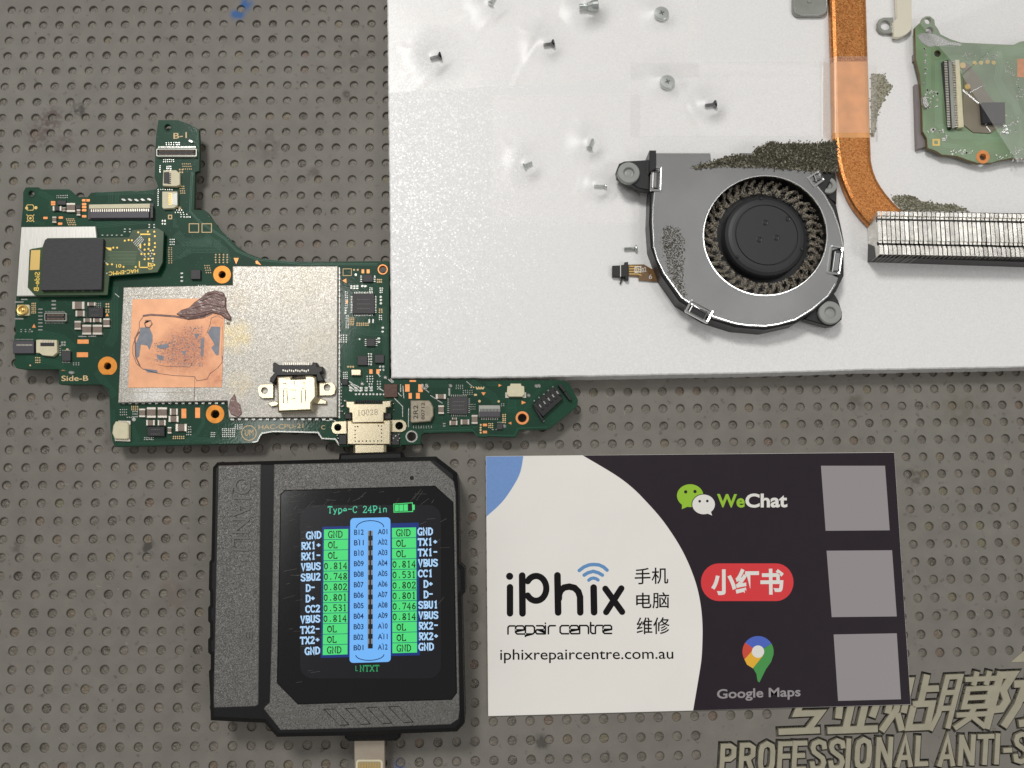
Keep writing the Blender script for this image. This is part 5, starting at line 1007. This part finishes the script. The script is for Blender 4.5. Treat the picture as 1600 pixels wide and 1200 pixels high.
mb = MB(); mb.stroke(zg((392, 605), (500, 695)), 2.6, ZG+.32, cap=3, h=.1); mb.stroke(zg((440, 620), (540, 570)), 1, ZG+.3, cap=0); mb.stroke(zg((550, 850), (590, 905)), 1, ZG+.3, cap=0)
for x, y in ((680, 855), (690, 880), (670, 900), (695, 905)): mb.prism(zg(*rect(x, y, x+28, y+12)), ZG, ZG+.35, ch=.05)
mb.build('small_parts', M['bead'], b2)
mb = MB(); kz = 0
bus(zg((215, 380), (215, 850), (320, 930), (700, 930)), 8, 1.5, .6, ZG, mb); bus(zg((450, 905), (600, 930)), 4, 1.5, .5, ZG, mb); bus(zg((520, 320), (700, 320), (831, 330)), 6, 2.2, .7, ZG, mb); bus(zg((660, 380), (640, 520), (700, 640), (760, 700), (790, 780)), 5, 2.4, .8, ZG, mb); bus(zg((150, 930), (260, 1000), (340, 1010), (400, 1035)), 3, 2.6, .7, ZG, mb)
bus(zg((120, 270), (330, 280)), 3, 2.2, 1.0, ZG, mb); bus(zg((140, 300), (140, 700)), 4, 2, .8, ZG, mb); bus(zg((210, 440), (290, 370), (400, 370)), 4, 2, .9, ZG, mb); bus(zg((480, 990), (560, 960), (720, 960)), 5, 1.8, .6, ZG, mb); bus(zg((720, 850), (760, 960), (820, 1020)), 5, 2.4, .7, ZG, mb); bus(zg((390, 480), (430, 500)), 6, 2, .5, ZG+.25, mb)
mb.build('copper_tracks', M['trace3'], b2, kind='stuff')
mb = MB(); rn = random.Random(8)
def blobs(x0, y0, x1, y1, n, r0, r1, par=None):
    for k in range(n):
        x = rn.uniform(x0, x1); y = rn.uniform(y0, y1); mb.prism(zg(*circ(x, y, rn.uniform(r0, r1), n=7)), ZG, ZG+.06)
blobs(110, 600, 210, 740, 26, 5, 9); blobs(110, 300, 130, 560, 14, 5, 9); blobs(300, 1035, 460, 1065, 16, 5, 9); blobs(230, 860, 280, 970, 8, 6, 9); blobs(130, 880, 240, 910, 8, 6, 9); blobs(690, 400, 760, 500, 22, 3, 6); blobs(440, 330, 640, 380, 18, 3, 6); blobs(770, 520, 830, 700, 16, 4, 7); blobs(700, 780, 800, 900, 16, 4, 8); blobs(600, 1060, 820, 1120, 20, 4, 7); blobs(380, 330, 440, 380, 8, 4, 9); blobs(720, 1000, 820, 1060, 14, 3, 6)
mb.prism(zg((95, 655), (125, 640), (140, 690), (155, 720), (120, 735), (98, 700)), ZG, ZG+.5, ch=.15)
mb.build('solder_pads', M['solder'], b2, kind='stuff')
mb = MB(); mb.prism(zg((60, 210), (100, 190), (190, 200), (300, 255), (380, 268), (380, 285), (300, 280), (140, 290), (95, 260)), ZG, ZG+.12, ch=.05); mb.build('solder_patch', M['bead'], b2, label='bright uneven solder patch')
M['sidec'] = mat('dull_side', (134, 126, 126), .5)
mb = MB(); mb.prism(zg((45, 560), (120, 560), (130, 1010), (60, 1030)), ZF+.05, ZG-1.0, ch=.1); mb.prism(zg((50, 325), (85, 325), (85, 375), (50, 375)), ZF+.05, ZG-.2, ch=.1); mb.build('side_connector', M['sidec'], b2)
# ------------------------------------------------------------------ small metal pieces
br = thing('metal_bracket', 'pale metal bracket with an eyelet between copper pipe and small board', 'bracket', 1405, 40, ZF)
mb = MB(); mb.prism([(1398, -40), (1424, -40), (1425, 42), (1423.5, 47), (1418, 52.5), (1411, 56.5), (1404, 58.5), (1396, 57.5), (1396, 34), (1401.5, 28)], ZF+.6, ZF+1.4, ch=.1); mb.build('bracket_arm', M['brass'], br)
mb = MB(); mb.prism([(1396, 27), (1396, 51.5), (1381, 52), (1374, 49), (1370.5, 43), (1370.5, 36), (1374, 30), (1381, 27)], ZF+.4, ZF+.9, ch=.1, holes=[circ(1383.5, 39, 8, n=24)]); mb.build('eyelet', M['haze'], br)
cl = thing('metal_clip', 'dull grey rounded metal clip cut by the top edge beside the copper pipe', 'clip', 1265, 8, ZF)
mb = MB(); mb.prism(rrect(1238.5, -35, 1293.5, 24.5, 11), ZF+.1, ZF+1.0, ch=.18); p_ = mb.build('clip_body', M['haze'], cl)
mb = MB(); mb.stroke([(1240.5, -20), (1240.5, 10), (1244, 19), (1252, 23), (1280, 23), (1289, 19), (1292, 10), (1292, -20)], 1.3, ZF+1.06, cap=0, h=.2); mb.build('clip_rim', M['bead'], cl)
mb = MB(); mb.prism(circ(1265, 0, 4.5, n=14), ZF+.9, ZF+1.15, ch=.06); mb.build('rivet', M['haze'], cl)
# ------------------------------------------------------------------ screws
def rodscrew(px0, py0, px1, py1, rh, rs, m, label, hl=.35, cone=True):
    """lies on its side: head at px0, tip at px1 (in px); radii in mm"""
    z = ZF+rs+.2; a = Vector((*W(px0, py0, z), z)); b = Vector((*W(px1, py1, z), z)); d = (b-a); L = d.length; d.normalize(); s = Vector((-d.y, d.x, 0)); u = Vector((0, 0, 1))
    o = bpy.data.objects.new('screw', None); COL.objects.link(o); o.location = (a.x, a.y, ZF); tag(o, label, 'screw', 'loose screws taped on the foam')
    def lathe(prof, name, n=14):
        mb = MB(); bb = len(mb.v)
        for r, t in prof: mb.v += [tuple(a+d*t+s*(r*math.cos(6.2832*k/n))+u*(r*math.sin(6.2832*k/n))) for k in range(n)]
        for i in range(len(prof)-1):
            for k in range(n): j = (k+1) % n; mb.f.append((i*n+k, i*n+j, (i+1)*n+j, (i+1)*n+k)); mb.m.append(0)
        mb.f.append(tuple(range(n))[::-1]); mb.m.append(0); mb.f.append(tuple((len(prof)-1)*n+k for k in range(n))); mb.m.append(0)
        mb.build(name, m, o)
    lathe([(rh*.9, -.12), (rh, 0), (rh*.95, hl*.5), (rs*1.05, hl*(1.6 if cone else 1.0))], 'screw_head')
    pr = []; t = hl; k = 0
    while t < L: pr.append((rs*(1.0 if k % 2 else .8), t)); t += .14; k += 1
    pr.append((rs*.6, L)); lathe(pr, 'shank')
rodscrew(688.5, 87.5, 672, 91.5, .95, .42, M['screwb'], 'black screw lying left of the other two black screws on the foam')
rodscrew(865, 68, 849, 70.5, .95, .42, M['screwb'], 'black screw lying between the two top silver screws, upper middle of the foam')
rodscrew(1118, 163, 1101.5, 165, .95, .42, M['screwb'], 'black screw lying just above the fan, below the round screw heads')
rodscrew(819, 260, 831, 254, .7, .4, M['screws'], 'small silver screw under tape, leftmost of those left of the fan', cone=False)
rodscrew(921, 232, 926.5, 217, .75, .38, M['screws'], 'small silver screw standing slanted under tape, above the threaded screw beside the fan lug', cone=False)
rodscrew(946.5, 291, 928, 290.5, .55, .32, M['screws'], 'threaded silver screw left of the fan lug', cone=False)
rodscrew(994, 388, 975, 389, .75, .36, M['screws'], 'silver screw beside the fan edge above the cable plug', cone=False)
rodscrew(766, 6, 773, -6, .7, .4, M['screws'], 'silver screw cut by the top edge left of the stepped pin', cone=False)
rodscrew(933.5, 9, 905, 11, 1.35, .75, M['screws'], 'large stepped silver pin at the top edge of the foam', hl=2.3, cone=False)
def disc(px_, py_, r, label):
    z = ZF+.02; x, y = W(px_, py_, z+.9); o = bpy.data.objects.new('screw', None); COL.objects.link(o); o.location = (x, y, z); tag(o, label, 'screw', 'loose screws taped on the foam')
    mb = MB(); mb.lathe(x, y, [(r*.94, z), (r, z+.5), (r*.97, z+.75), (r*.86, z+.88), (r*.1, z+.95)], n=36); mb.build('screw_head', M['screws'], o)
    mb = MB()
    for a in (20, 110):
        t = math.radians(a); c, s = math.cos(t)*r*.34, math.sin(t)*r*.34; mb.stroke([(x-c, y-s), (x+c, y+s)], r*.16, z+.97+(.004 if a > 90 else 0), cap=0, px=False)
    mb.build('cross_recess', M['ink'], o)
disc(1034, 20, 1.72, 'round silver screw head at the top edge of the foam, cross slot up')
disc(1043, 127.5, 1.72, 'round silver screw head above the fan, lower of the two')
# ------------------------------------------------------------------ tape, draped over what it holds
BUMPS = [(680, 89, 1.15, 44), (857, 69, 1.15, 44), (1110, 164, 1.15, 40), (825, 257, 1.0, 40), (923, 225, 1.0, 40), (937, 291, .8, 30), (768, 3, 1.0, 40), (920, 10, 1.8, 50), (1034, 20, 1.05, 46), (1043, 128, 1.05, 46)]
def tape(poly, z, m, label, seed=1, n=56, cover=(), step=4.0, base=None):
    xs = [p[0] for p in poly]; ys = [p[1] for p in poly]; rn = random.Random(seed)
    folds = [(rn.uniform(min(xs), max(xs)), rn.uniform(min(ys), max(ys)), rn.uniform(0, 3.14), rn.uniform(.05, .16)) for _ in range(3)]
    def zz(px_, py_):
        h = z
        for bx, by, bh, br_ in BUMPS:
            d = math.hypot(px_-bx, py_-by); h = max(h, z+bh*max(0, 1-max(0, d-9)/br_)**1.8 if d < br_+7 else h)
            for t in (2.0, 4.9, 1.2):      # ridges running out from each screw
                ux, uy = math.cos(t+bx), math.sin(t+bx); al = (px_-bx)*ux+(py_-by)*uy; ac = abs((px_-bx)*uy-(py_-by)*ux)
                if 0 < al < 62: h = max(h, z+bh*.45*(1-al/62)*max(0, 1-ac/(5+al*.06)))
        for fx, fy, fa, fh in folds:
            ac = abs((px_-fx)*math.sin(fa)-(py_-fy)*math.cos(fa)); h += fh*math.exp(-(ac/5)**2)
        if base: h = max(h, base(px_, py_))
        return h+.03*math.sin(px_*.05+seed)*math.sin(py_*.06)
    mb = MB(); a, b, c, d = [Vector(p) for p in poly]; nx = int((b-a).length/step)+1; ny = int((d-a).length/step)+1; g = []
    for j in range(ny+1):
        for i in range(nx+1):
            u, v = i/nx, j/ny; p = a*(1-u)*(1-v)+b*u*(1-v)+c*u*v+d*(1-u)*v; x, y = W(p.x, p.y, z); mb.v.append((x, y, zz(p.x, p.y)))
    for j in range(ny):
        for i in range(nx): k = j*(nx+1)+i; mb.f.append((k, k+nx+1, k+nx+2, k+1)); mb.m.append(0)
    o = mb.build('clear_tape', m, smooth=True); tag(o, label, 'tape', 'pieces of clear tape'); return o
tape([(607, -30), (1092, -30), (1092, 119), (608, 145)], ZF+.06, M['tape'], 'wide clear tape over the screws along the top left of the foam', 1)
tape([(770, 150), (1000, 148), (1000, 349), (768, 351)], ZF+.09, M['tape'], 'clear tape over small silver screws left of the fan', 2)
def over_pipe(px_, py_):
    t = max(0, min(1, (px_-1285)/14)); t2 = max(0, min(1, (1396-px_)/34)); return ZF+.1+2.1*min(t, t2) if min(t, t2) > 0 else 0
tape([(985, 97), (1364, 95), (1366, 214), (985, 214)], ZF+.12, M['tape'], 'clear tape crossing the copper heat pipe', 3, base=over_pipe)
def over_board(px_, py_):
    t = max(0, min(1, (px_-1415)/14)); return ZF+.2+2.4*t
tape([(1503, 118), (1660, -20), (1660, 262), (1588, 252)], ZG+1.35, M['bag'], 'clear film folded over the pale green board', 4)
tape([(1432, 30), (1660, -60), (1660, -18), (1503, 116)], ZG+1.2, M['bag'], 'clear film lying above the top of the pale green board', 5)
# ------------------------------------------------------------------ tester
ZT = 11.0
ts = thing('port_tester', 'black handheld port tester with a lit screen, plugged into the board', 'tester', 525, 930, 0)
zt = Z(310, 690, 3.636); zu = Z(310, 930, 3.636)
TO = [(330.6, 730), (337.5, 721.8), (540, 716.5), (681, 712.5), (714, 738), (716, 760), (718, 880), (726, 888), (727, 925), (721, 932), (724, 1050), (726, 1131), (714, 1144.5), (538, 1151), (431, 1153), (411.7, 1131), (327, 1127), (326, 1090), (324, 1050), (327, 1046), (327, 1024), (323, 1020), (323, 1000), (326, 996), (326, 975), (323, 971), (323, 950), (326, 946), (326, 925), (324, 921), (325, 878), (328, 874), (329.5, 800)]
mb = MB(); mb.prism(TO, .05, ZT-.15, ch=.9); body = mb.build('body', M['shell'], ts)
LPn = [(341, 727.5), (407.5, 725.5), (403.5, 1101), (398, 1104), (334, 1106), (333.5, 1090)]
mb = MB(); mb.prism(LPn, ZT-.3, ZT+.06, ch=.14); lp = mb.build('speckled_cover', M['flake'], ts)
mb = MB(); text(mb, 'QIANLI', (361, 745), (357, 860), (392, 746), ZT+.3, ext=.1, h=.26); mb.build('embossed_text', M['emb'], lp); mb = MB(); text(mb, 'EA', (383, 985), (382, 1024), (394, 985), ZT+.26, ext=.1, h=.22)
mb.build('embossed_text', M['emb'], lp)
RPn = [(428, 725.5), (672, 720), (700, 744), (709, 752), (712, 770), (718, 1110), (716, 1124), (704, 1132), (560, 1138), (438, 1141), (420, 1118), (412, 1108), (414, 1104), (421, 1098), (424, 1000)]
SO = zt((465, 300), (490, 275), (1345, 250), (1450, 345))+zu((1470, 555), (1440, 595), (565, 622), (445, 500))
mb = MB(); mb.prism(RPn, ZT-.3, ZT+.06, ch=.14, holes=[SO, circ(643.6, 747, 3.2, n=14)], hd=ZT-.6); rp_ = mb.build('speckled_cover', M['flake'], ts)
gi = inset(WP(SO, ZT), .16)
mb = MB(); mb.prism(gi, ZT-.6, ZT-.02, px=False, ch=.05); glass = mb.build('screen', M['glass'], ts)
mb = MB(); mb.prism(circ(503.6, 752.7, 6, n=20), ZT, ZT+.12, holes=[circ(503.6, 752.7, 4.6, n=20)]); text(mb, 'U', (629, 750.5), (624.5, 751), (629, 743), ZT+.11) if False else None
mb.stroke([(476, 749), (486, 755)], 2, ZT+.13, h=.06); mb.stroke([(517, 747), (521, 754), (524, 747)], 1.6, ZT+.13, h=.06); mb.stroke([(626, 743), (630, 745), (631, 750), (628, 753)], 1.4, ZT+.13, h=.06)
for k in range(4): mb.stroke([(650, 725+k*7), (674+k*4, 724+k*7)], 1.1, ZT+.1, h=.04); mb.stroke([(432, 727+k*6), (450-k*3, 726.6+k*6)], 1.1, ZT+.1, h=.04)
mb.build('embossed_mark', M['flake'], rp_)
mb = MB(); mb.flat(WP(circ(643.6, 747, 3.6, n=14), ZT-.3), ZT-.32); mb.build('pin_hole', M['groove'], rp_)
for k in range(4):
    x = 508+k*33.4; y = 1109-k*1.4; q = [(x, y), (x+15, y-.6), (x+36, y+23), (x+22.5, y+24)]
    mb = MB(); mb.prism(q, ZT, ZT+.11, ch=.04); pg = mb.build('slanted_rib', M['flake'], rp_)
    mb = MB(); cxy = (x+18, y+12); mb.prism([(cxy[0]+(a-cxy[0])*1.16, cxy[1]+(b-cxy[1])*1.1) for a, b in q], ZT, ZT+.072, holes=[q]); mb.build('rib_groove', M['groove'], pg)
mb = MB()
for a in (((439, 1115), (466, 1112.5)), ((455, 1125), (480, 1123.5)), ((467, 1129), (498, 1127))): mb.stroke(list(a), 4, ZT+.1, cap=0, h=.05)
mb.build('printed_bars', M['slate'], rp_, kind='stuff'); mb = MB()
mb.stroke([(683, 1124), (682, 1108), (688, 1104), (701, 1104)], 4, ZT+.1, cap=0, h=.05); mb.stroke([(686, 1108), (701, 1123)], 4, ZT+.13, cap=0, h=.08); mb.build('printed_arrow', M['slate'], rp_)
# screen contents
ZD = ZT+.005
def S(u, v):
    """u across from the left column's outer side to the right column's; v down the twelve rows"""
    a = (506.3+(504.2-506.3)*v, 826.9+197.1*v); b = (650.1+1.6*v, 823.6+196.4*v); return (a[0]+(b[0]-a[0])*u, a[1]+(b[1]-a[1])*u)
def sq_(u0, v0, u1, v1): return [S(u0, v0), S(u1, v0), S(u1, v1), S(u0, v1)]
mb = MB(); mb.flat(WP(rrect(469, 789, 689, 1060, 20), ZD), ZD); mb.build('display_ground', M['sd'], glass)
mb = MB(); mb.flat(WP(sq_(-.02, -.02, .285, 1.02), ZD), ZD+.006); mb.flat(WP(sq_(.715, -.035, 1.03, 1.02), ZD), ZD+.006); mb.build('navy_border', M['sn'], glass)
for c0, c1 in ((0, .263), (.738, 1.0)):
    for r in range(12):
        mb = MB(); mb.flat(WP(sq_(c0, r/12+.0022, c1, (r+1)/12-.0022), ZD), ZD+.012); mb.build('value_cell', M['sg'], glass)
mb = MB(); o = []
for cx, cy, a in ((.682, 1.038, 0), (.324, 1.038, 90), (.324, -.055, 180), (.682, -.055, 270)):
    for k in range(6): t = math.radians(a+18*k); o.append(S(cx+.026*math.cos(t)*1.5, cy+.028*math.sin(t)))
mb.flat(WP(o, ZD), ZD+.012); mb.build('port_figure', M['sb'], glass)
mb = MB(); mb.stroke([S(.5-.15*math.cos(t), -.005-.055*math.sin(t)) for t in [math.pi*k/10 for k in range(11)]], 1.3, ZD+.018, cap=0); mb.stroke([S(.5-.15*math.cos(t), 1.005+.045*math.sin(t)) for t in [math.pi*k/10 for k in range(11)]], 1.3, ZD+.018, cap=0)
for r in range(12):
    v = (r+.62)/12
    for u, s in ((.327, 'B%02d' % (12-r)), (.583, 'A%02d' % (r+1))):
        p = S(u, v); q = S(u+.105, v); t = S(u, v-.043); text(mb, s, p, q, t, ZD+.018, off=.018)
    if r < 11:
        for u in (.375, .632): mb.flat(WP(circ(*S(u, (r+1.06)/12), .9, n=6), ZD), ZD+.018)
mb.build('pin_names', M['si'], glass)
mb = MB(); mb.flat(WP(sq_(.476, .02, .53, .955), ZD), ZD+.016); mb.build('slot_strip', M['ss'], glass)
mb = MB()
for r in range(12):
    mb.flat(WP(sq_(.494, .02+r*.078, .512, .06+r*.078), ZD), ZD+.02); mb.flat(WP(sq_(.482, .06+r*.078, .53, .098+r*.078), ZD), ZD+.02)
mb.build('slot_pins', M['sk'], glass)
Lv = ['GND', 'OL', 'OL', '0.814', '0.748', '0.802', '0.801', '0.531', '0.814', 'OL', 'OL', 'GND']; Rv = ['GND', 'OL', 'OL', '0.814', '0.531', '0.802', '0.801', '0.746', '0.814', 'OL', 'OL', 'GND']
for r in range(12):
    for vals, u in ((Lv, .0), (Rv, .738)):
        mb = MB(); s = vals[r]; p = S(u+(.05 if len(s) < 4 else .005), (r+.80)/12); pixtext(mb, s, p[0], p[1], 7.5, 9.6, 1.5, ZD+.018); mb.build('cell_value', M['sk'], glass)
Ln = ['GND', 'RX1+', 'RX1-', 'VBUS', 'SBU2', 'D-', 'D+', 'CC2', 'VBUS', 'TX2-', 'TX2+', 'GND']; Rn = ['GND', 'TX1+', 'TX1-', 'VBUS', 'CC1', 'D+', 'D-', 'SBU1', 'VBUS', 'RX2-', 'RX2+', 'GND']
for r in range(12):
    mb = MB(); s = Ln[r]; p = S(-.025, (r+.86)/12); x = p[0]-len(s)*7.8-(8 if s in ('D-', 'D+') else 0); pixtext(mb, s, x, p[1]+.6, 7.8, 10, 2.3, ZD+.012, slope=-.06); mb.build('signal_name', M['sl'], glass)
    mb = MB(); s = Rn[r]; p = S(1.022, (r+.74)/12); pixtext(mb, s, p[0]+(8 if s in ('D-', 'D+') else 0), p[1], 7.8, 10, 2.3, ZD+.012); mb.build('signal_name', M['sl'], glass)
mb = MB(); pixtext(mb, 'Type-C 24Pin', 512.5, 801.5, 7.8, 10, 1.3, ZD+.012, slope=-.012); mb.build('screen_title', M['st'], glass)
mb = MB(); pixtext(mb, 'NTXT', 562.5, 1049, 7.8, 9, 1.3, ZD+.012); mb.stroke([(556, 1040), (556, 1048), (559, 1048)], 1, ZD+.012, cap=0); mb.build('screen_footer', M['sgd'], glass)
mb = MB(); fb = [(614.5, 787), (645, 785), (645, 788.5), (648, 788.5), (648, 796.5), (645.5, 797), (645.5, 799.8), (615, 801)]
mb.flat(WP(fb, ZD), ZD+.01, holes=[WP([(615.8, 788.2), (643.8, 786.3), (644.2, 798.6), (616.2, 799.8)], ZD)])
for k in range(3): x = 616.8+k*7; mb.flat(WP([(x, 789-k*.4), (x+6.3, 788.6-k*.4), (x+6.5, 798.6-k*.3), (x+.2, 799-k*.3)], ZD), ZD+.012)
mb.build('battery_icon', M['sg'], glass)
mb = MB(); rn = random.Random(31)
for k in range(90):
    if k < 55: x = rn.uniform(445, 690); y = 760+abs(rn.gauss(0, 60)); a = rn.choice((-.9, -.95, -.8, -.1, -.5))+rn.gauss(0, .12)
    else: x = rn.uniform(442, 500); y = rn.uniform(770, 1080); a = rn.gauss(-.15, .1)
    l = rn.uniform(3, 22); x2, y2 = x+l*math.cos(a), y+l*math.sin(a)
    if inside((x, y), SO) and inside((x2, y2), SO) and not (505 < x < 655 and y > 805): mb.stroke([(x, y), (x2, y2)], rn.uniform(.18, .4), ZD+.022, cap=0)
mb.build('glass_scratches', M['slate'], glass, kind='stuff')
# plugs at both ends
mb = MB(); mb.prism([(551.5, 688), (603, 688), (603, 722), (551.5, 722)], 3.3, 5.6, ch=.5); pl = mb.build('upper_plug', M['steel'], ts)
mb = MB(); mb.prism([(530, 708), (628, 705), (632, 722), (528, 724)], 2.4, 7.4, ch=.5); mb.build('plug_collar', M['shell'], ts)
mb = MB(); mb.prism([(538, 1140), (625, 1138), (625, 1153), (619, 1158), (544, 1159), (538, 1154)], 1.5, 6.5, ch=.5); mb.build('plug_collar', M['shell'], ts)
mb = MB(); mb.prism([(553, 1150), (600.5, 1150), (602, 1260), (555, 1260)], 3.2, 5.0, ch=.12); lpg = mb.build('lower_plug', M['haze'], ts)
lpg.data.materials[0] = mat('plug_metal', (176, 164, 148), .4, .5, var=.05, vscale=.5)
mb = MB(); mb.prism(rrect(556, 1187, 598, 1250, 5), 4.9, 5.1, ch=.03, holes=[rrect(559, 1190, 595, 1248, 3)]); mb.build('contact_frame', M['cream'], lpg)
for k in range(8):
    mb = MB(); x = 560.5+k*4.2; mb.prism(rrect(x, 1191.5, x+2.9, 1240, 1), 4.98, 5.07); mb.build('gold_contact', M['gold'], lpg)
# ------------------------------------------------------------------ card
card = thing('business_card', 'printed repair shop card, white left with black logo and dark right side', 'card', 1080, 910, 0)
ZQ = .5
CO = [(759, 712.8), (1397.5, 706.5), (1423.3, 1101), (762.8, 1119)]
mb = MB(); mb.prism(CO, .03, ZQ, ch=.03); mb.build('card_stock', M['cardw'], card)
ARC = [(910.5, 711.6), (960, 741), (988, 762), (1011, 785), (1033, 810), (1052, 836.7), (1067, 862), (1079, 888), (1089, 917), (1095, 946.7), (1097.5, 975), (1097.5, 1001.7), (1096, 1030), (1092, 1056.7), (1083, 1110.1)]
def smooth(p, n=4):
    o = []
    for i in range(len(p)-1):
        a = p[max(0, i-1)]; b = p[i]; c = p[i+1]; d = p[min(len(p)-1, i+2)]
        for k in range(n):
            t = k/n; o.append(tuple(.5*(2*b[q]+(c[q]-a[q])*t+(2*a[q]-5*b[q]+4*c[q]-d[q])*t*t+(3*b[q]-a[q]-3*c[q]+d[q])*t**3) for q in (0, 1)))
    return o+[p[-1]]
zq = ZQ+.006
mb = MB(); mb.flat(WP(smooth(ARC)+[(1422.9, 1100.6), (1397.2, 707)], ZQ), zq); mb.build('dark_print', M['cardd'], card)
mb = MB(); mb.flat(WP([(759.4, 713.2)]+smooth([(817.7, 712.7), (813, 737.7), (802, 759.7), (784, 785), (760.2, 807)]), ZQ), zq); mb.build('blue_corner', M['cardb'], card)
zc_ = Z(780, 870, 5.517); zk = zq+.006
mb = MB()
def L_(pts, w_, k=0, cap=8): mb.stroke(zc_(*pts), w_/5.517, zk+.003*k, cap=cap)
mb.flat(WP(zc_(*circ(90, 168, 31, n=24)), ZQ), zk); L_([(93, 262), (93, 488)], 56); L_([(198, 162), (201, 488)], 58)
L_(arc(318, 272, 88, 107, 215, 505, 30), 54, 1); L_([(502, 160), (508, 480)], 58); L_([(515, 360), (516, 325), (530, 290), (560, 265), (605, 257), (650, 268), (682, 300), (697, 345), (699, 480)], 56, 1); L_([(814, 265), (818, 478)], 58)
L_([(915, 275), (1060, 475)], 54); L_([(1053, 272), (922, 477)], 54, 1)
mb.build('logo_letters', M['inkk'], card)
mb = MB(); L_([(690, 118), (730, 88), (775, 70), (815, 66), (860, 70), (900, 88), (930, 115)], 30); L_([(732, 158), (765, 138), (810, 125), (855, 138), (890, 158)], 30); L_([(772, 202), (790, 188), (812, 183), (835, 188), (852, 200)], 28)
mb.build('signal_arcs', M['inkb'], card)
mb = MB(); W6 = 14
TL = {'r': ([[(0, 70), (0, 12), (12, 0), (60, 0)]], 72), 'e': ([[(74, 70), (14, 70), (0, 56), (0, 14), (14, 0), (62, 0), (74, 12), (74, 34), (4, 34)]], 94), 'p': ([[(0, 92), (0, 0), (64, 0), (78, 14), (78, 56), (64, 70), (4, 70)]], 98),
      'a': ([[(8, 0), (62, 0), (74, 12), (74, 70), (12, 70), (0, 58), (0, 44), (10, 34), (70, 34)]], 92), 'i': ([[(0, 0), (0, 70)], [(0, -22), (0, -20)]], 26), 'c': ([[(74, 0), (14, 0), (0, 14), (0, 56), (14, 70), (74, 70)]], 92), 'n': ([[(0, 70), (0, 0), (62, 0), (76, 14), (76, 70)]], 96), 't': ([[(8, -26), (8, 56), (22, 70), (40, 70)], [(4, 0), (36, 0)]], 54)}
x = 76
for ch_ in 'repair centre':
    if ch_ == ' ': x += 36; continue
    g, adv = TL[ch_]
    for k, st in enumerate(g): L_([(x+a, 596+b-(x-76)*.006) for a, b in st], W6, k, cap=4)
    x += adv*.905 if ch_ != 'i' else adv
mb.build('logo_subtitle', M['inkk'], card)
mb = MB(); text(mb, 'iphixrepaircentre.com.au', zc_((8, 888))[0], zc_((1502, 878))[0], zc_((8, 792))[0], zk, rng=(0, .73), off=.006); mb.build('printed_text', M['inkk'], card)
for s, a, b, c in (('手机', (1168, 240), (1458, 232), (1168, 98)), ('电脑', (1180, 450), (1466, 444), (1180, 310)), ('维修', (1184, 668), (1470, 666), (1184, 522))): mb = MB(); text(mb, s, *zc_(a, b, c), zk, off=.008); mb.build('printed_text', M['inkk'], card)
zw = Z(1050, 740, 5.715)
def bub(cx, cy, rx, ry, tail, m, eyes, nm, k=0):
    mb = MB(); mb.flat(WP(zw(*circ(cx, cy, rx, ry, n=36)), ZQ), zk+k); mb.flat(WP(zw(*tail), ZQ), zk+k+.003); o = mb.build(nm, M[m], card)
    mb = MB()
    for ex, ey, er in eyes: mb.flat(WP(zw(*circ(ex, ey, er, n=14)), ZQ), zk+k+.008)
    mb.build('bubble_eyes', M['cardd'], o)
bub(162, 197, 118, 102, ((90, 265), (88, 318), (150, 290)), 'lime', ((122, 163, 15), (205, 160, 15)), 'green_bubble')
mb = MB(); mb.flat(WP(zw(*circ(282, 275, 108, 94, n=36)), ZQ), zk+.012); mb.build('bubble_gap', M['cardd'], card)
bub(282, 275, 101, 88, ((300, 350), (358, 374), (345, 335)), 'white', ((247, 247, 12), (315, 245, 12)), 'white_bubble', .016)
mb = MB(); text(mb, 'We', *zw((402, 302), (650, 304), (402, 182)), zk, off=.03); mb.build('lime_lettering', M['lime'], card)
mb = MB(); text(mb, 'Chat', *zw((655, 305), (1030, 302), (655, 178)), zk, off=.03); mb.build('white_lettering', M['white'], card)
mb = MB(); mb.flat(WP(zw(*(arc(418, 970, 160, 168, 90, 270, 14)+arc(930, 970, 155, 168, -90, 90, 14))), ZQ), zk); mb.build('red_pill', M['red'], card)
mb = MB(); text(mb, '小红书', *zw((350, 1085), (1000, 1080), (350, 850)), zk+.006, off=.035); mb.build('pill_lettering', M['white'], card)
zo = Z(1100, 950, 3.2)
mb = MB()
C0 = (270, 218); A_ = lambda a0, a1, r=78, n=10: arc(C0[0], C0[1], r, r, a0, a1, n)
inn = lambda a0, a1: arc(C0[0], C0[1], 30, 30, a0, a1, 8)
def sect(a0, a1, m, extra=None):
    o = A_(a0, a1)+(extra or inn(a1, a0)); mb.flat(WP(zo(*o), ZQ), zk, m)
sect(215, 330, 0); sect(150, 215, 1); sect(330, 380, 2, [(300, 235)]+[(290, 205)])
mb.flat(WP(zo((348, 230), (335, 270), (310, 305), (290, 345), (277, 372), (268, 366), (262, 330), (245, 300), (300, 232), (320, 195)), ZQ), zk+.004, 2)
mb.flat(WP(zo((202, 257), (215, 283), (245, 302), (296, 240), (262, 200), (240, 215)), ZQ), zk+.002, 3); mb.flat(WP(zo(*circ(C0[0], C0[1], 31, n=24)), ZQ), zk+.008, 4)
mb.build('map_pin', [M['bl'], M['rd'], M['gr'], M['ye'], M['white']], card)
mb = MB(); text(mb, 'Google Maps', *zo((65, 452), (483, 440), (65, 405)), zk, off=.02, rng=(0, .73)); mb.build('pin_lettering', M['grey'], card)
zr = Z(1040, 690, 2.7275)
for q in (((662, 103), (935, 103), (955, 378), (682, 380)), ((686, 465), (965, 463), (985, 745), (708, 748)), ((716, 822), (985, 817), (1003, 1098), (735, 1105))):
    mb = MB(); mb.flat(WP(zr(*q), ZQ), zk); mb.build('pale_square', M['grey'], card)
print('objects', len(sc.objects), 'polys', sum(len(m.polygons) for m in bpy.data.meshes))
